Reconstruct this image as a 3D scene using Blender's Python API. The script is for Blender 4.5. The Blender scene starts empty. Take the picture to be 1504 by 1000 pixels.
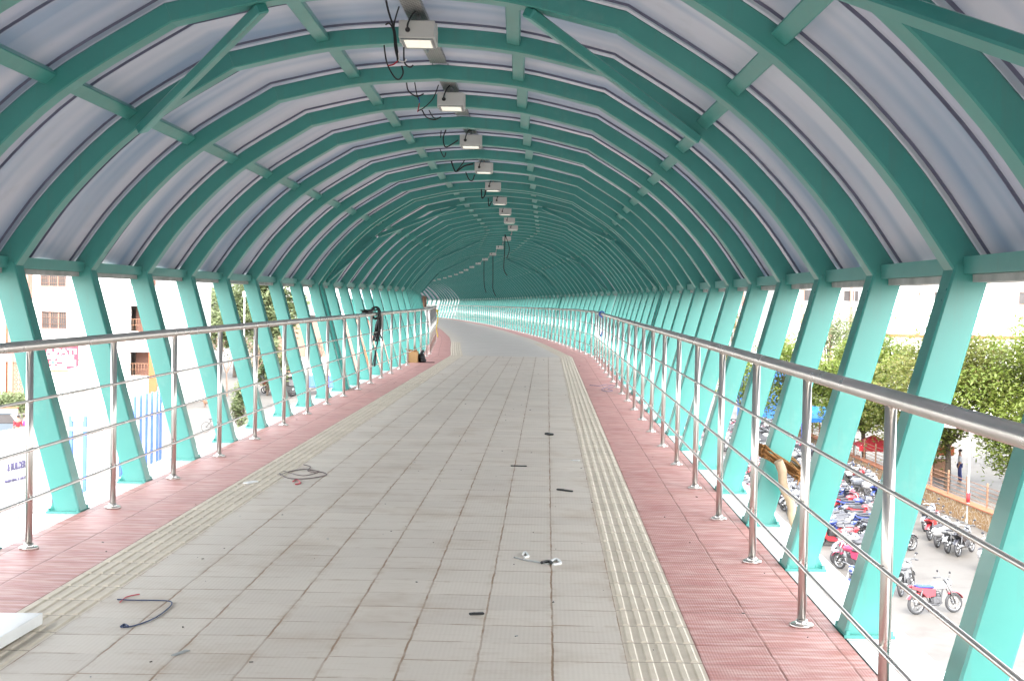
import bpy, math, random
from mathutils import Vector, Matrix
from math import radians as R, sin, cos, pi
random.seed(7)
scene = bpy.context.scene
COL = scene.collection

# ------------------------------------------------------------------ camera model
F, H = 2001.84, 1.448
PITCH, YAW, ROLL = 0.0314542, 0.0253703, 0.0175519
W_ = Vector((-sin(YAW)*cos(PITCH), cos(YAW)*cos(PITCH), -sin(PITCH)))
r_ = Vector((cos(YAW), sin(YAW), 0)); u_ = r_.cross(W_)
RX = r_*cos(ROLL)+u_*sin(ROLL); UY = -r_*sin(ROLL)+u_*cos(ROLL)
EYE = Vector((0, 0, H))
GZ = -7.9                                   # street level below the deck
def ray(x, y): return W_ + RX*((x-752)/F) - UY*((y-500)/F)
def at(x, y, Y):                            # point seen at (x,y) standing Y metres ahead
    d = ray(x, y); return EYE + d*(Y/d.y)
def on(x, y, Z=0.0):                        # point seen at (x,y) on the level Z
    d = ray(x, y); return EYE + d*((Z-H)/d.z)

cd = bpy.data.cameras.new('camera'); cam = bpy.data.objects.new('camera', cd); COL.objects.link(cam)
cam.matrix_world = Matrix((( RX.x, UY.x, -W_.x, 0), (RX.y, UY.y, -W_.y, 0), (RX.z, UY.z, -W_.z, H), (0, 0, 0, 1)))
cd.sensor_fit = 'HORIZONTAL'; cd.sensor_width = 36; cd.lens = F*36/1504
cd.clip_start = 0.05; cd.clip_end = 5000
scene.camera = cam

# ------------------------------------------------------------------ materials
class NT:
    def __init__(s, name):
        s.m = bpy.data.materials.new(name); s.m.use_nodes = True
        s.t = s.m.node_tree; s.n = s.t.nodes; s.l = s.t.links
        s.b = s.n['Principled BSDF']; s.out = s.n['Material Output']
    def put(s, sock, v):
        if hasattr(v, 'is_linked') or isinstance(v, bpy.types.NodeSocket): s.l.new(v, sock)
        else: sock.default_value = v
    def math(s, op, a, b=0.0, clamp=False):
        n = s.n.new('ShaderNodeMath'); n.operation = op; n.use_clamp = clamp
        s.put(n.inputs[0], a); s.put(n.inputs[1], b); return n.outputs[0]
    def mix(s, f, a, b, mode='MIX'):
        n = s.n.new('ShaderNodeMix'); n.data_type = 'RGBA'; n.blend_type = mode
        s.put(n.inputs[0], f); s.put(n.inputs[6], c4(a)); s.put(n.inputs[7], c4(b)); return n.outputs[2]
    def ramp(s, v, lo, hi):
        n = s.n.new('ShaderNodeMapRange'); s.put(n.inputs[0], v)
        n.inputs[1].default_value = lo; n.inputs[2].default_value = hi; return n.outputs[0]
    def coord(s, kind='Object'):
        return s.n.new('ShaderNodeTexCoord').outputs[kind]
    def sep(s, v):
        n = s.n.new('ShaderNodeSeparateXYZ'); s.l.new(v, n.inputs[0]); return n.outputs
    def comb(s, x, y, z=0.0):
        n = s.n.new('ShaderNodeCombineXYZ')
        for i, v in enumerate((x, y, z)): s.put(n.inputs[i], v)
        return n.outputs[0]
    def scale(s, v, sc):
        n = s.n.new('ShaderNodeMapping'); n.inputs['Scale'].default_value = sc; s.l.new(v, n.inputs[0]); return n.outputs[0]
    def noise(s, v, sc, det=4.0, rough=.55):
        n = s.n.new('ShaderNodeTexNoise'); s.put(n.inputs['Vector'], v)
        n.inputs['Scale'].default_value = sc; n.inputs['Detail'].default_value = det; n.inputs['Roughness'].default_value = rough
        return n.outputs[0]
    def white(s, v):
        n = s.n.new('ShaderNodeTexWhiteNoise'); n.noise_dimensions = '3D'; s.put(n.inputs[0], v); return n.outputs[0]
    def bump(s, h, st=.3, d=.01):
        n = s.n.new('ShaderNodeBump'); n.inputs['Strength'].default_value = st; n.inputs['Distance'].default_value = d
        s.put(n.inputs['Height'], h); s.l.new(n.outputs[0], s.b.inputs['Normal'])
    def col(s, v): s.put(s.b.inputs['Base Color'], c4(v))
    def rough(s, v): s.put(s.b.inputs['Roughness'], v)
def c4(v):
    return (*v, 1.0) if isinstance(v, tuple) and len(v) == 3 else v

def simple(name, c, rough=.6, metal=0.0, var=.25, sc=3.0, bump=0.0, dark=None, coat=0.0):
    t = NT(name); v = t.coord('Object')
    n = t.ramp(t.noise(v, sc, 5), .3, .7)
    d = dark or tuple(x*(1-var) for x in c)
    t.col(t.mix(n, c, d)); t.rough(rough); t.b.inputs['Metallic'].default_value = metal
    if coat: t.b.inputs['Coat Weight'].default_value = coat
    if bump: t.bump(t.noise(v, sc*6, 4), bump)
    return t.m

M = {}
def mk_paint():
    t = NT('teal_paint'); v = t.coord('Object')
    n = t.ramp(t.noise(v, 2.2, 6), .35, .7); f = t.noise(v, 38, 3)
    c = t.mix(n, (.055, .295, .255), (.046, .265, .23))
    chips = t.ramp(t.noise(v, 17, 8, .7), .70, .74)
    c = t.mix(t.math('MULTIPLY', chips, .45), c, (.11, .16, .15))
    run = t.ramp(t.noise(t.scale(v, (9, 9, .7)), 1.6, 6, .65), .55, .75); c = t.mix(t.math('MULTIPLY', run, .28), c, (.09, .16, .13))
    pale = t.ramp(t.noise(t.scale(v, (1, 1, 1)), 4.5, 7, .7), .56, .70); c = t.mix(t.math('MULTIPLY', pale, .22), c, (.16, .36, .31))
    t.col(c); t.rough(t.ramp(f, .2, .8)); t.b.inputs['Roughness'].default_value = .4
    t.rough(t.math('MULTIPLY_ADD', t.noise(v, 3, 4), .12)); t.n[-1].inputs[2].default_value = .24; t.b.inputs['Specular IOR Level'].default_value = .65
    t.bump(t.noise(v, 7, 3), .05, .004)
    return t.m
M['teal'] = mk_paint()
def mk_steel():
    t = NT('brushed_steel'); v = t.coord('Object')
    n = t.noise(v, 5, 5)
    t.col(t.mix(t.ramp(n, .35, .7), (.74, .70, .66), (.66, .62, .58)))
    t.b.inputs['Metallic'].default_value = 1.0
    t.rough(t.math('ADD', t.math('MULTIPLY', n, .14), .22)); return t.m
M['steel'] = mk_steel()

def mk_tile(name, base, base2, joint, u0=0.0, dirt=(.36, .25, .15), dust=None, wave=(.14, .02)):
    t = NT(name); uv = t.sep(t.coord('UV')); U, V = uv[0], uv[1]
    p = t.comb(U, V)
    us = t.math('DIVIDE', t.math('ADD', U, -u0), .3)
    wob = t.math('MULTIPLY', t.math('ADD', t.noise(p, 6, 3), -.5), .05)
    us = t.math('ADD', us, wob)
    ci = t.math('FLOOR', us)
    jit = t.math('MULTIPLY', t.white(t.comb(ci, 3.3, 1.0)), .16)
    vs = t.math('ADD', t.math('ADD', t.math('DIVIDE', V, .3), jit), t.math('MULTIPLY', wob, .7))
    cj = t.math('FLOOR', vs)
    fu = t.math('ABSOLUTE', t.math('ADD', t.math('FRACT', us), -.5)); fv = t.math('ABSOLUTE', t.math('ADD', t.math('FRACT', vs), -.5))
    tone = t.white(t.comb(ci, cj, 0.5))
    big = t.ramp(t.noise(p, 1.3, 5), .3, .7)
    c = t.mix(t.math('MULTIPLY', t.math('ADD', tone, big), .5), base, base2)
    # rust-brown dirt spreading from the joints, broken up by noise
    nz = t.noise(p, 9, 6, .65); nz2 = t.noise(p, 2.2, 3)
    halo = t.math('MULTIPLY', t.ramp(fu, .38, .5), t.ramp(t.math('ADD', nz, t.math('MULTIPLY', nz2, .5)), .72, 1.0))
    halo2 = t.math('MULTIPLY', t.ramp(fv, .40, .5), t.ramp(nz, .52, .75))
    c = t.mix(t.math('MULTIPLY', t.math('MAXIMUM', halo, halo2), .75), c, dirt)
    c = t.mix(t.math('MULTIPLY', t.ramp(t.noise(t.comb(t.math('ADD', U, 9), V), 1.7, 6, .62), .52, .72), .4), c, dirt)
    st = t.noise(t.scale(p, (2.0, 14.0, 1.0)), 2.0, 5)
    c = t.mix(t.math('MULTIPLY', t.ramp(st, .58, .75), .35), c, dirt)
    if dust: c = t.mix(t.math('MULTIPLY', t.ramp(t.noise(t.scale(p, (1.5, 8.0, 1.0)), 3.0, 6), .42, .68), .7), c, dust)
    c = t.mix(t.math('MULTIPLY', t.ramp(t.noise(p, 60, 3), .6, .75), .12), c, (.25, .2, .16))
    br = t.ramp(t.noise(p, 2.8, 5), .44, .58)
    ju = t.math('MULTIPLY', t.ramp(fu, .478, .491), t.math('MULTIPLY_ADD', br, .6)); t.n[-1].inputs[2].default_value = .35
    br2 = t.ramp(t.noise(t.comb(t.math('ADD', U, 40), V), 3.4, 5), .38, .58)
    jv = t.math('MULTIPLY', t.ramp(fv, .476, .490), t.math('MULTIPLY', br2, .88))
    j = t.math('MAXIMUM', ju, jv)
    c = t.mix(j, c, joint)
    t.col(c); t.rough(t.math('ADD', t.math('MULTIPLY', nz, .25), .42))
    rib = t.math('SINE', t.math('MULTIPLY', U, 2*pi/wave[1]))
    h = t.math('ADD', t.math('MULTIPLY', rib, wave[0]), t.math('MULTIPLY', j, -2.0))
    h = t.math('ADD', h, t.math('MULTIPLY', tone, 1.2))
    t.bump(h, .35, .003)
    return t.m
M['tile'] = mk_tile('grey_paving_tile', (.66, .59, .505), (.56, .495, .425), (.27, .165, .09), u0=0.0)
M['red'] = mk_tile('red_paving_tile', (.55, .255, .225), (.41, .16, .14), (.27, .115, .095), u0=1.5, dirt=(.36, .16, .11), dust=(.70, .50, .46), wave=(.22, .012))
def mk_tact():
    t = NT('beige_tactile_tile'); uv = t.sep(t.coord('UV')); p = t.comb(uv[0], uv[1])
    n = t.ramp(t.noise(p, 7, 6, .65), .4, .7)
    tone = t.white(t.comb(t.math('FLOOR', t.math('DIVIDE', uv[1], .3)), 2.0, t.math('FLOOR', uv[0])))
    c = t.mix(tone, (.68, .595, .475), (.62, .54, .43))
    c = t.mix(t.math('MULTIPLY', n, .35), c, (.40, .33, .24))
    fv = t.math('ABSOLUTE', t.math('ADD', t.math('FRACT', t.math('DIVIDE', uv[1], .3)), -.5))
    c = t.mix(t.math('MULTIPLY', t.ramp(fv, .478, .49), .8), c, (.22, .15, .10))
    t.col(c); t.rough(.6); t.bump(t.noise(p, 70, 4), .2, .002); return t.m
M['tactile'] = mk_tact()
def mk_ledge():
    t = NT('white_stone'); uv = t.sep(t.coord('UV')); p = t.comb(uv[0], uv[1])
    n = t.ramp(t.noise(p, 2.0, 7, .65), .45, .75); f = t.math('ABSOLUTE', t.math('ADD', t.math('FRACT', t.math('DIVIDE', uv[1], 1.465)), -.5))
    c = t.mix(t.math('MULTIPLY', n, .4), (.80, .81, .80), (.58, .57, .54))
    c = t.mix(t.math('MULTIPLY', t.ramp(t.noise(p, 14, 6), .62, .72), .5), c, (.40, .37, .33))
    c = t.mix(t.ramp(f, .495, .4975), c, (.12, .11, .10)); t.col(c); t.rough(t.math('ADD', t.math('MULTIPLY', n, .3), .2)); return t.m
def mk_conc():
    t = NT('smooth_screed'); uv = t.sep(t.coord('UV')); p = t.comb(uv[0], uv[1])
    n = t.ramp(t.noise(p, 1.2, 6), .3, .7)
    e = t.ramp(t.math('ABSOLUTE', uv[0]), 1.0, 1.5)
    c = t.mix(n, (.58, .54, .49), (.52, .48, .435)); c = t.mix(t.math('MULTIPLY', e, .6), c, (.60, .51, .40))
    t.col(c); t.rough(.55); t.bump(t.noise(p, 30, 4), .12, .004); return t.m
M['conc'] = mk_conc()
M['ledge'] = mk_ledge(); M['white_slab'] = simple('white_marble', (.74, .74, .72), .4, var=.15, sc=4)
M['dark'] = simple('dark_gap', (.05, .045, .04), .8)
def mk_roof():
    t = NT('translucent_roof_sheet'); uv = t.sep(t.coord('UV')); U, V = uv[0], uv[1]
    p = t.comb(U, V); ps = t.scale(p, (.16, 1.35, 1.0))
    n = t.ramp(t.noise(ps, 1.7, 2), .40, .64); n2 = t.noise(p, 5, 5)
    c = t.mix(n, (.47, .46, .515), (.17, .235, .345))
    c = t.mix(t.math('MULTIPLY', t.ramp(n2, .55, .75), .35), c, (.30, .29, .30))
    t.col(c); t.rough(.3); t.b.inputs['Specular IOR Level'].default_value = .6
    tr = t.n.new('ShaderNodeBsdfTranslucent'); t.put(tr.inputs[0], t.mix(n, (.60, .585, .63), (.36, .42, .52)))
    mx = t.n.new('ShaderNodeMixShader'); mx.inputs[0].default_value = ROOF_T
    t.l.new(t.b.outputs[0], mx.inputs[1]); t.l.new(tr.outputs[0], mx.inputs[2]); t.l.new(mx.outputs[0], t.out.inputs[0])
    return t.m
ROOF_T = .028
M['roof'] = mk_roof()
M['seam'] = simple('roof_seam', (.16, .165, .235), .5)
M['flash'] = simple('grey_flashing', (.50, .49, .47), .6, var=.4, sc=6)
M['white_box'] = simple('white_enamel', (.68, .67, .63), .4, var=.1)
M['lens'] = simple('pale_lamp_glass', (.85, .85, .74), .12, var=.1, sc=20)
for n_ in M['lens'].node_tree.nodes:
    if n_.type == 'BSDF_PRINCIPLED': n_.inputs['Emission Color'].default_value = (1, .97, .80, 1); n_.inputs['Emission Strength'].default_value = .055
M['black'] = simple('black_rubber', (.018, .018, .02), .5)
M['galv'] = simple('galvanised_metal', (.40, .41, .40), .4, metal=.7, var=.3, sc=30)
def mk_tray():
    t = NT('perforated_tray'); v = t.coord('Object'); s = t.sep(v)
    a = t.math('SINE', t.math('MULTIPLY', s[0], 220)); b = t.math('SINE', t.math('MULTIPLY', s[1], 150))
    h = t.ramp(t.math('MULTIPLY', a, b), .05, .3)
    t.col(t.mix(h, (.42, .42, .40), (.10, .10, .10))); t.rough(.45); t.b.inputs['Metallic'].default_value = .4; return t.m
M['tray'] = mk_tray()
M['card'] = simple('cardboard', (.50, .31, .14), .8, var=.2)
M['wood'] = simple('bare_wood', (.50, .38, .25), .8, var=.35, sc=9)
M['rope'] = simple('coir_rope', (.36, .17, .05), .9, var=.6, sc=60, bump=.6)
M['blue'] = simple('blue_paint', (.06, .13, .50), .5)
M['cobalt'] = simple('blue_tarpaulin', (.01, .11, .36), .5)
M['redp'] = simple('red_paint', (.50, .03, .05), .4)
M['redcloth'] = simple('red_cloth', (.32, .012, .02), .8)
M['whitep'] = simple('white_paint', (.74, .74, .72), .55, var=.12)
M['cream'] = simple('cream_render', (.74, .68, .60), .8, var=.14, sc=.5)
M['white_wall'] = simple('white_render', (.78, .76, .72), .8, var=.12, sc=.35)
M['pinkwall'] = simple('pink_render', (.30, .16, .12), .8, var=.2, sc=.5)
M['orange'] = simple('orange_render', (.36, .09, .03), .8, var=.2)
M['brown'] = simple('brown_trim', (.22, .11, .06), .7, var=.3)
M['window'] = simple('dark_window_glass', (.06, .055, .055), .15, var=.3, sc=1)
M['pinksign'] = simple('faded_pink_sign', (.30, .022, .045), .5, var=.1)
M['greencross'] = simple('green_cross', (.02, .26, .17), .5)
M['letter'] = simple('grey_lettering', (.10, .09, .17), .7)
M['tin'] = simple('grey_corrugated_tin', (.42, .43, .44), .5, metal=.3, var=.3, sc=3)
M['teal_far'] = simple('weathered_teal_mesh', (.14, .36, .34), .6)
M['bark'] = simple('bark', (.10, .075, .055), .9, var=.5, sc=8, bump=.5)
M['tyre'] = simple('tyre_rubber', (.03, .03, .032), .8)
M['chrome'] = simple('chrome', (.36, .36, .36), .28, metal=1.0, var=.2)
M['engine'] = simple('engine_metal', (.10, .10, .105), .5, metal=.6, var=.5, sc=20)
M['vinyl'] = simple('black_vinyl_seat', (.03, .03, .035), .45)
M['headglass'] = simple('headlamp_glass', (.40, .42, .44), .1)
M['skin'] = simple('brown_skin', (.27, .14, .085), .55)
M['hair'] = simple('black_hair', (.015, .013, .012), .6)
M['grey_cloth'] = simple('dark_grey_cover', (.07, .07, .085), .75)
def leafmat(name, a, b, c):
    t = NT(name); v = t.coord('Object')
    n = t.ramp(t.noise(v, .55, 3), .35, .66); n2 = t.noise(v, 6.0, 2)
    k = t.mix(n, a, b); k = t.mix(t.ramp(n2, .5, .7), k, c)
    t.col(k); t.rough(.55)
    tr = t.n.new('ShaderNodeBsdfTranslucent'); t.put(tr.inputs[0], k)
    mx = t.n.new('ShaderNodeMixShader'); mx.inputs[0].default_value = .5
    t.l.new(t.b.outputs[0], mx.inputs[1]); t.l.new(tr.outputs[0], mx.inputs[2]); t.l.new(mx.outputs[0], t.out.inputs[0])
    return t.m
M['leaf'] = leafmat('bright_foliage', (.105, .160, .024), (.145, .190, .032), (.205, .205, .058))
M['leaf2'] = leafmat('olive_foliage', (.115, .150, .028), (.155, .175, .040), (.220, .170, .070))
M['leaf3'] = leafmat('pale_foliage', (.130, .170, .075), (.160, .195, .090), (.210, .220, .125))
def mk_ground():
    t = NT('worn_concrete_ground'); v = t.coord('Object')
    n = t.ramp(t.noise(v, .09, 6, .6), .35, .65); n2 = t.ramp(t.noise(v, .8, 6, .65), .5, .72)
    c = t.mix(n, (.100, .093, .084), (.070, .064, .056)); c = t.mix(t.math('MULTIPLY', n2, .6), c, (.042, .035, .028))
    t.col(c); t.rough(t.math('ADD', t.math('MULTIPLY', n, -.25), .75)); t.bump(t.noise(v, 5, 6), .2, .02); return t.m
M['ground'] = mk_ground()
def mk_stone():
    t = NT('ochre_stone_masonry'); v = t.coord('Object')
    vo = t.n.new('ShaderNodeTexVoronoi'); vo.feature = 'DISTANCE_TO_EDGE'; vo.inputs['Scale'].default_value = 4.2; t.l.new(v, vo.inputs[0])
    vc = t.n.new('ShaderNodeTexVoronoi'); vc.inputs['Scale'].default_value = 4.2; t.l.new(v, vc.inputs[0])
    s = t.sep(vc.outputs['Color'])
    c = t.mix(s[0], (.24, .14, .05), (.17, .09, .035)); c = t.mix(t.ramp(vo.outputs[0], .06, .02), c, (.34, .29, .22))
    t.col(c); t.rough(.85); t.bump(vo.outputs[0], .4, .03); return t.m
M['stone'] = mk_stone()
M['coping'] = simple('terracotta_coping', (.26, .09, .04), .8, var=.25)
def mk_jaali():
    t = NT('pierced_screen_block'); s = t.sep(t.coord('Object'))
    a = t.math('ABSOLUTE', t.math('ADD', t.math('FRACT', t.math('DIVIDE', s[0], .36)), -.5))
    b = t.math('ABSOLUTE', t.math('ADD', t.math('FRACT', t.math('DIVIDE', s[2], .36)), -.5))
    d = t.math('SQRT', t.math('ADD', t.math('MULTIPLY', a, a), t.math('MULTIPLY', b, b)))
    ring = t.math('MULTIPLY', t.ramp(d, .22, .26), t.ramp(d, .42, .38))
    x = t.math('ABSOLUTE', t.math('ADD', a, t.math('MULTIPLY', b, -1.0)))
    hole = t.math('MULTIPLY', ring, t.ramp(x, .04, .08))
    t.col(t.mix(hole, (.28, .16, .11), (.03, .016, .012))); t.rough(.85); return t.m
M['jaali'] = mk_jaali()
_paint = {}
def carpaint(c):
    if c not in _paint: _paint[c] = simple('vehicle_paint_%d' % len(_paint), c, .3, var=.1, coat=.5)
    return _paint[c]

# ------------------------------------------------------------------ mesh builder
class MB:
    def __init__(s): s.v = []; s.f = []; s.m = []; s.uv = {}; s.sm = []
    def add(s, vs, fs, mi=0, uvs=None, smooth=False):
        o = len(s.v); s.v += [tuple(p) for p in vs]
        for f in fs: s.f.append(tuple(i+o for i in f)); s.m.append(mi); s.sm.append(smooth)
        if uvs:
            for i, q in enumerate(uvs): s.uv[o+i] = q
        return s
    def box(s, c, d, mi=0, rot=None):
        c = Vector(c); hx, hy, hz = d[0]/2, d[1]/2, d[2]/2
        vs = [Vector((x, y, z)) for z in (-hz, hz) for y in (-hy, hy) for x in (-hx, hx)]
        if rot is not None: vs = [rot @ v for v in vs]
        return s.add([c+v for v in vs], [(0, 2, 3, 1), (4, 5, 7, 6), (0, 1, 5, 4), (2, 6, 7, 3), (0, 4, 6, 2), (1, 3, 7, 5)], mi)
    def span(s, a, b, mi=0):                # axis-aligned box between two corners
        a, b = Vector(a), Vector(b); return s.box((a+b)/2, [abs(q) for q in (b-a)], mi)
    def bbox(s, c, d, bev, mi=0, rot=None): # chamfered box
        c = Vector(c); h = [x/2 for x in d]; b = min(bev, min(h)*.9); vs = []
        for z, ins in ((-h[2], b), (-h[2]+b, 0), (h[2]-b, 0), (h[2], b)):
            X, Y = h[0]-ins, h[1]-ins
            for x, y in ((-X, -Y+b), (-X+b, -Y), (X-b, -Y), (X, -Y+b), (X, Y-b), (X-b, Y), (-X+b, Y), (-X, Y-b)): vs.append(Vector((x, y, z)))
        if rot is not None: vs = [rot @ v for v in vs]
        fs = [tuple(range(7, -1, -1)), tuple(range(24, 32))]
        for k in range(3):
            for i in range(8): fs.append((k*8+i, k*8+(i+1) % 8, k*8+8+(i+1) % 8, k*8+8+i))
        return s.add([c+v for v in vs], fs, mi)
    def tube(s, pts, r, n=8, mi=0, caps=True, smooth=True):
        pts = [Vector(p) for p in pts]; N = len(pts); rr = r if isinstance(r, (list, tuple)) else [r]*N
        vs = []; prev = None
        for i, p in enumerate(pts):
            t = (pts[min(i+1, N-1)]-pts[max(i-1, 0)]).normalized()
            if prev is None: a = t.orthogonal().normalized()
            else:
                a = prev-t*prev.dot(t); a = a.normalized() if a.length > 1e-6 else t.orthogonal().normalized()
            prev = a; b = t.cross(a)
            for k in range(n): vs.append(p+(a*cos(2*pi*k/n)+b*sin(2*pi*k/n))*rr[i])
        fs = [(i*n+k, i*n+(k+1) % n, (i+1)*n+(k+1) % n, (i+1)*n+k) for i in range(N-1) for k in range(n)]
        s.add(vs, fs, mi, smooth=smooth)
        if caps:
            o = len(s.v)-len(vs)
            s.f.append(tuple(o+k for k in range(n-1, -1, -1))); s.m.append(mi); s.sm.append(False)
            s.f.append(tuple(o+(N-1)*n+k for k in range(n))); s.m.append(mi); s.sm.append(False)
        return s
    def lathe(s, prof, c=(0, 0, 0), n=16, mi=0, axis='Z', smooth=True):
        c = Vector(c); vs = []
        for r, h in prof:
            for k in range(n):
                a = 2*pi*k/n; p = (r*cos(a), r*sin(a), h)
                if axis == 'Y': p = (p[0], p[2], p[1])
                if axis == 'X': p = (p[2], p[0], p[1])
                vs.append(c+Vector(p))
        fs = [(i*n+k, i*n+(k+1) % n, (i+1)*n+(k+1) % n, (i+1)*n+k) for i in range(len(prof)-1) for k in range(n)]
        if axis == 'Y': fs = [f[::-1] for f in fs]
        return s.add(vs, fs, mi, smooth=smooth)
    def ell(s, c, d, mi=0, n=12, rot=None):
        vs = []; fs = []; m = n//2
        for i in range(m+1):
            th = pi*i/m
            for k in range(n):
                v = Vector((d[0]*sin(th)*cos(2*pi*k/n), d[1]*sin(th)*sin(2*pi*k/n), d[2]*cos(th)))
                vs.append(Vector(c)+(rot @ v if rot is not None else v))
        for i in range(m):
            for k in range(n): fs.append((i*n+k, (i+1)*n+k, (i+1)*n+(k+1) % n, i*n+(k+1) % n))
        return s.add(vs, fs, mi, smooth=True)
    def prism(s, pts, y0, y1, mi=0):        # outline in x,z pushed from y0 to y1
        n = len(pts)
        vs = [(x, y0, z) for x, z in pts]+[(x, y1, z) for x, z in pts]
        fs = [tuple(range(n)), tuple(range(2*n-1, n-1, -1))]+[(i, n+i, n+(i+1) % n, (i+1) % n) for i in range(n)]
        return s.add(vs, fs, mi)
    def tf(s, mat):
        s.v = [tuple(mat @ Vector(p)) for p in s.v]; return s
    def mesh(s, name, mats, origin=(0, 0, 0)):
        o = Vector(origin); me = bpy.data.meshes.new(name)
        me.from_pydata([tuple(Vector(p)-o) for p in s.v], [], s.f)
        for m in (mats if isinstance(mats, (list, tuple)) else [mats]): me.materials.append(m)
        me.polygons.foreach_set('material_index', s.m); me.polygons.foreach_set('use_smooth', s.sm)
        if s.uv:
            ul = me.uv_layers.new(name='UVMap')
            for l in me.loops: ul.data[l.index].uv = s.uv.get(l.vertex_index, (0, 0))
        me.update(); return me

def wloc(o):
    v = Vector((0, 0, 0))
    while o is not None: v += o.location; o = o.parent
    return v
def obj(name, me, parent=None, loc=(0, 0, 0), rz=0.0):
    o = bpy.data.objects.new(name, me); COL.objects.link(o); o.location = loc; o.rotation_euler = (0, 0, rz)
    if parent is not None: o.parent = parent
    return o
def tag(o, label=None, cat=None, group=None, kind=None):
    if label: o['label'] = label
    if cat: o['category'] = cat
    if group: o['group'] = group
    if kind: o['kind'] = kind
    return o
def thing(name, label, cat, loc=(0, 0, 0), rz=0.0, group=None):
    return tag(obj(name, None, None, loc, rz), label, cat, group)
def part(name, mb, mats, parent):           # mesh given in the parent's own frame
    return obj(name, mb.mesh(name, mats), parent)
def wpart(name, mb, mats, parent):          # mesh given in world coordinates, parent chain unrotated
    return obj(name, mb.mesh(name, mats, wloc(parent)), parent)
def solo(name, mb, mats, label, cat, group=None):   # a thing that is one mesh, given in world coordinates
    n = len(mb.v); c = Vector((sum(p[0] for p in mb.v)/n, sum(p[1] for p in mb.v)/n, min(p[2] for p in mb.v)))
    return tag(obj(name, mb.mesh(name, mats, c), None, c), label, cat, group)
def structure(name, mb, mats): return tag(obj(name, mb.mesh(name, mats)), kind='structure')
def copy_tree(o, parent=None):
    c = o.copy(); COL.objects.link(c); c.parent = parent
    for ch in list(o.children): copy_tree(ch, c)
    return c
def smooth_path(P, n=6):
    P = [Vector(p) for p in P]; out = []
    for i in range(len(P)-1):
        a, b, c, d = P[max(i-1, 0)], P[i], P[i+1], P[min(i+2, len(P)-1)]
        for k in range(n):
            t = k/n
            out.append(.5*((2*b)+(c-a)*t+(2*a-5*b+4*c-d)*t*t+(3*b-a-3*c+d)*t**3))
    out.append(P[-1]); return out

# ------------------------------------------------------------------ centre line of the walkway
CX = -.853
CL = [Vector(p) for p in ((CX, -30), (CX, 33.5), (-1.18, 38), (-1.62, 44.5), (-2.12, 50.8), (-3.40, 63.8), (-5.43, 82.5), (-7.25, 96), (-9.94, 114), (-12.3, 124), (-17.3, 137), (-25, 149))]
SL = [0.0]
for a, b in zip(CL, CL[1:]): SL.append(SL[-1]+(b-a).length)
NRM = []
for i in range(len(CL)):
    d0 = (CL[i]-CL[i-1]).normalized() if i else (CL[1]-CL[0]).normalized()
    d1 = (CL[i+1]-CL[i]).normalized() if i < len(CL)-1 else d0
    d = (d0+d1).normalized(); NRM.append(Vector((d.y, -d.x)))
S0 = 30.0                                   # arc length s = Y + 30 on the first straight
def P(s, off, z=0.0):
    s += S0
    i = 0
    while i < len(SL)-2 and s > SL[i+1]: i += 1
    t = (s-SL[i])/(SL[i+1]-SL[i])
    p = (CL[i]+NRM[i]*off).lerp(CL[i+1]+NRM[i+1]*off, t)
    return Vector((p.x, p.y, z-.0055*max(0.0, s-S0-38)))      # the deck falls gently past the bend
def head(s):
    a, b = P(s, 0), P(s, 1.0); return math.atan2((b-a).y, (b-a).x)
SEND = SL[-1]-S0
KN = [x-S0 for x in SL]
def stations(s0, s1, step=None):
    r = [s0]+[k for k in KN if s0 < k < s1]+[s1]
    if step:
        q = []
        for a, b in zip(r, r[1:]):
            n = max(1, round((b-a)/step)); q += [a+(b-a)*k/n for k in range(n)]
        r = q+[r[-1]]
    return r
def strip(mb, o0, o1, s0, s1, z, mi=0, step=None):
    st = stations(s0, s1, step)
    for a, b in zip(st, st[1:]):
        mb.add([P(a, o0, z), P(a, o1, z), P(b, o1, z), P(b, o0, z)], [(0, 1, 2, 3)], mi, [(o0, a), (o1, a), (o1, b), (o0, b)])
    return mb
def slab(mb, o0, o1, s0, s1, z0, z1, mi=0):
    st = stations(s0, s1)
    for a, b in zip(st, st[1:]):
        vs = [P(q, o, z) for z in (z0, z1) for q, o in ((a, o0), (a, o1), (b, o1), (b, o0))]
        mb.add(vs, [(4, 5, 6, 7), (3, 2, 1, 0), (0, 1, 5, 4), (1, 2, 6, 5), (2, 3, 7, 6), (3, 0, 4, 7)], mi,
               [(o0, a), (o1, a), (o1, b), (o0, b)]*2)
    return mb
def sweep(mb, off, z, r, s0, s1, n=10, mi=0):
    return mb.tube([P(q, off, z) for q in stations(s0, s1)], r, n, mi)

# ------------------------------------------------------------------ ground, deck, floor
g = MB()
gr = [-900, -300, -120, -60, -20, 20, 60, 120, 300, 900]; gy = [-200, 0, 40, 80, 120, 200, 400, 900, 3000]
for x0, x1 in zip(gr, gr[1:]):
    for y0, y1 in zip(gy, gy[1:]): g.add([(x0, y0, GZ), (x1, y0, GZ), (x1, y1, GZ), (x0, y1, GZ)], [(0, 1, 2, 3)])
structure('ground', g, M['ground'])
TEND = 33.5
structure('deck_slab', slab(MB(), -2.455, 2.455, -28, SEND, -.45, -.03), M['dark'])
structure('pavement', strip(MB(), -1.2, 1.2, -28, TEND, 0.0), M['tile'])
rb = MB()
for sg in (-1, 1): strip(rb, min(sg*1.5, sg*2.165), max(sg*1.5, sg*2.165), -28, SEND, 0.0)
structure('red_pavement', rb, M['red'])
cf = strip(MB(), -1.2, 1.2, TEND, SEND, 0.0)
for sg in (-1, 1): strip(cf, min(sg*1.2, sg*1.5), max(sg*1.2, sg*1.5), 44.5, SEND, 0.0)
structure('concrete_path', cf, M['conc'])
tb = MB()
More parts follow.
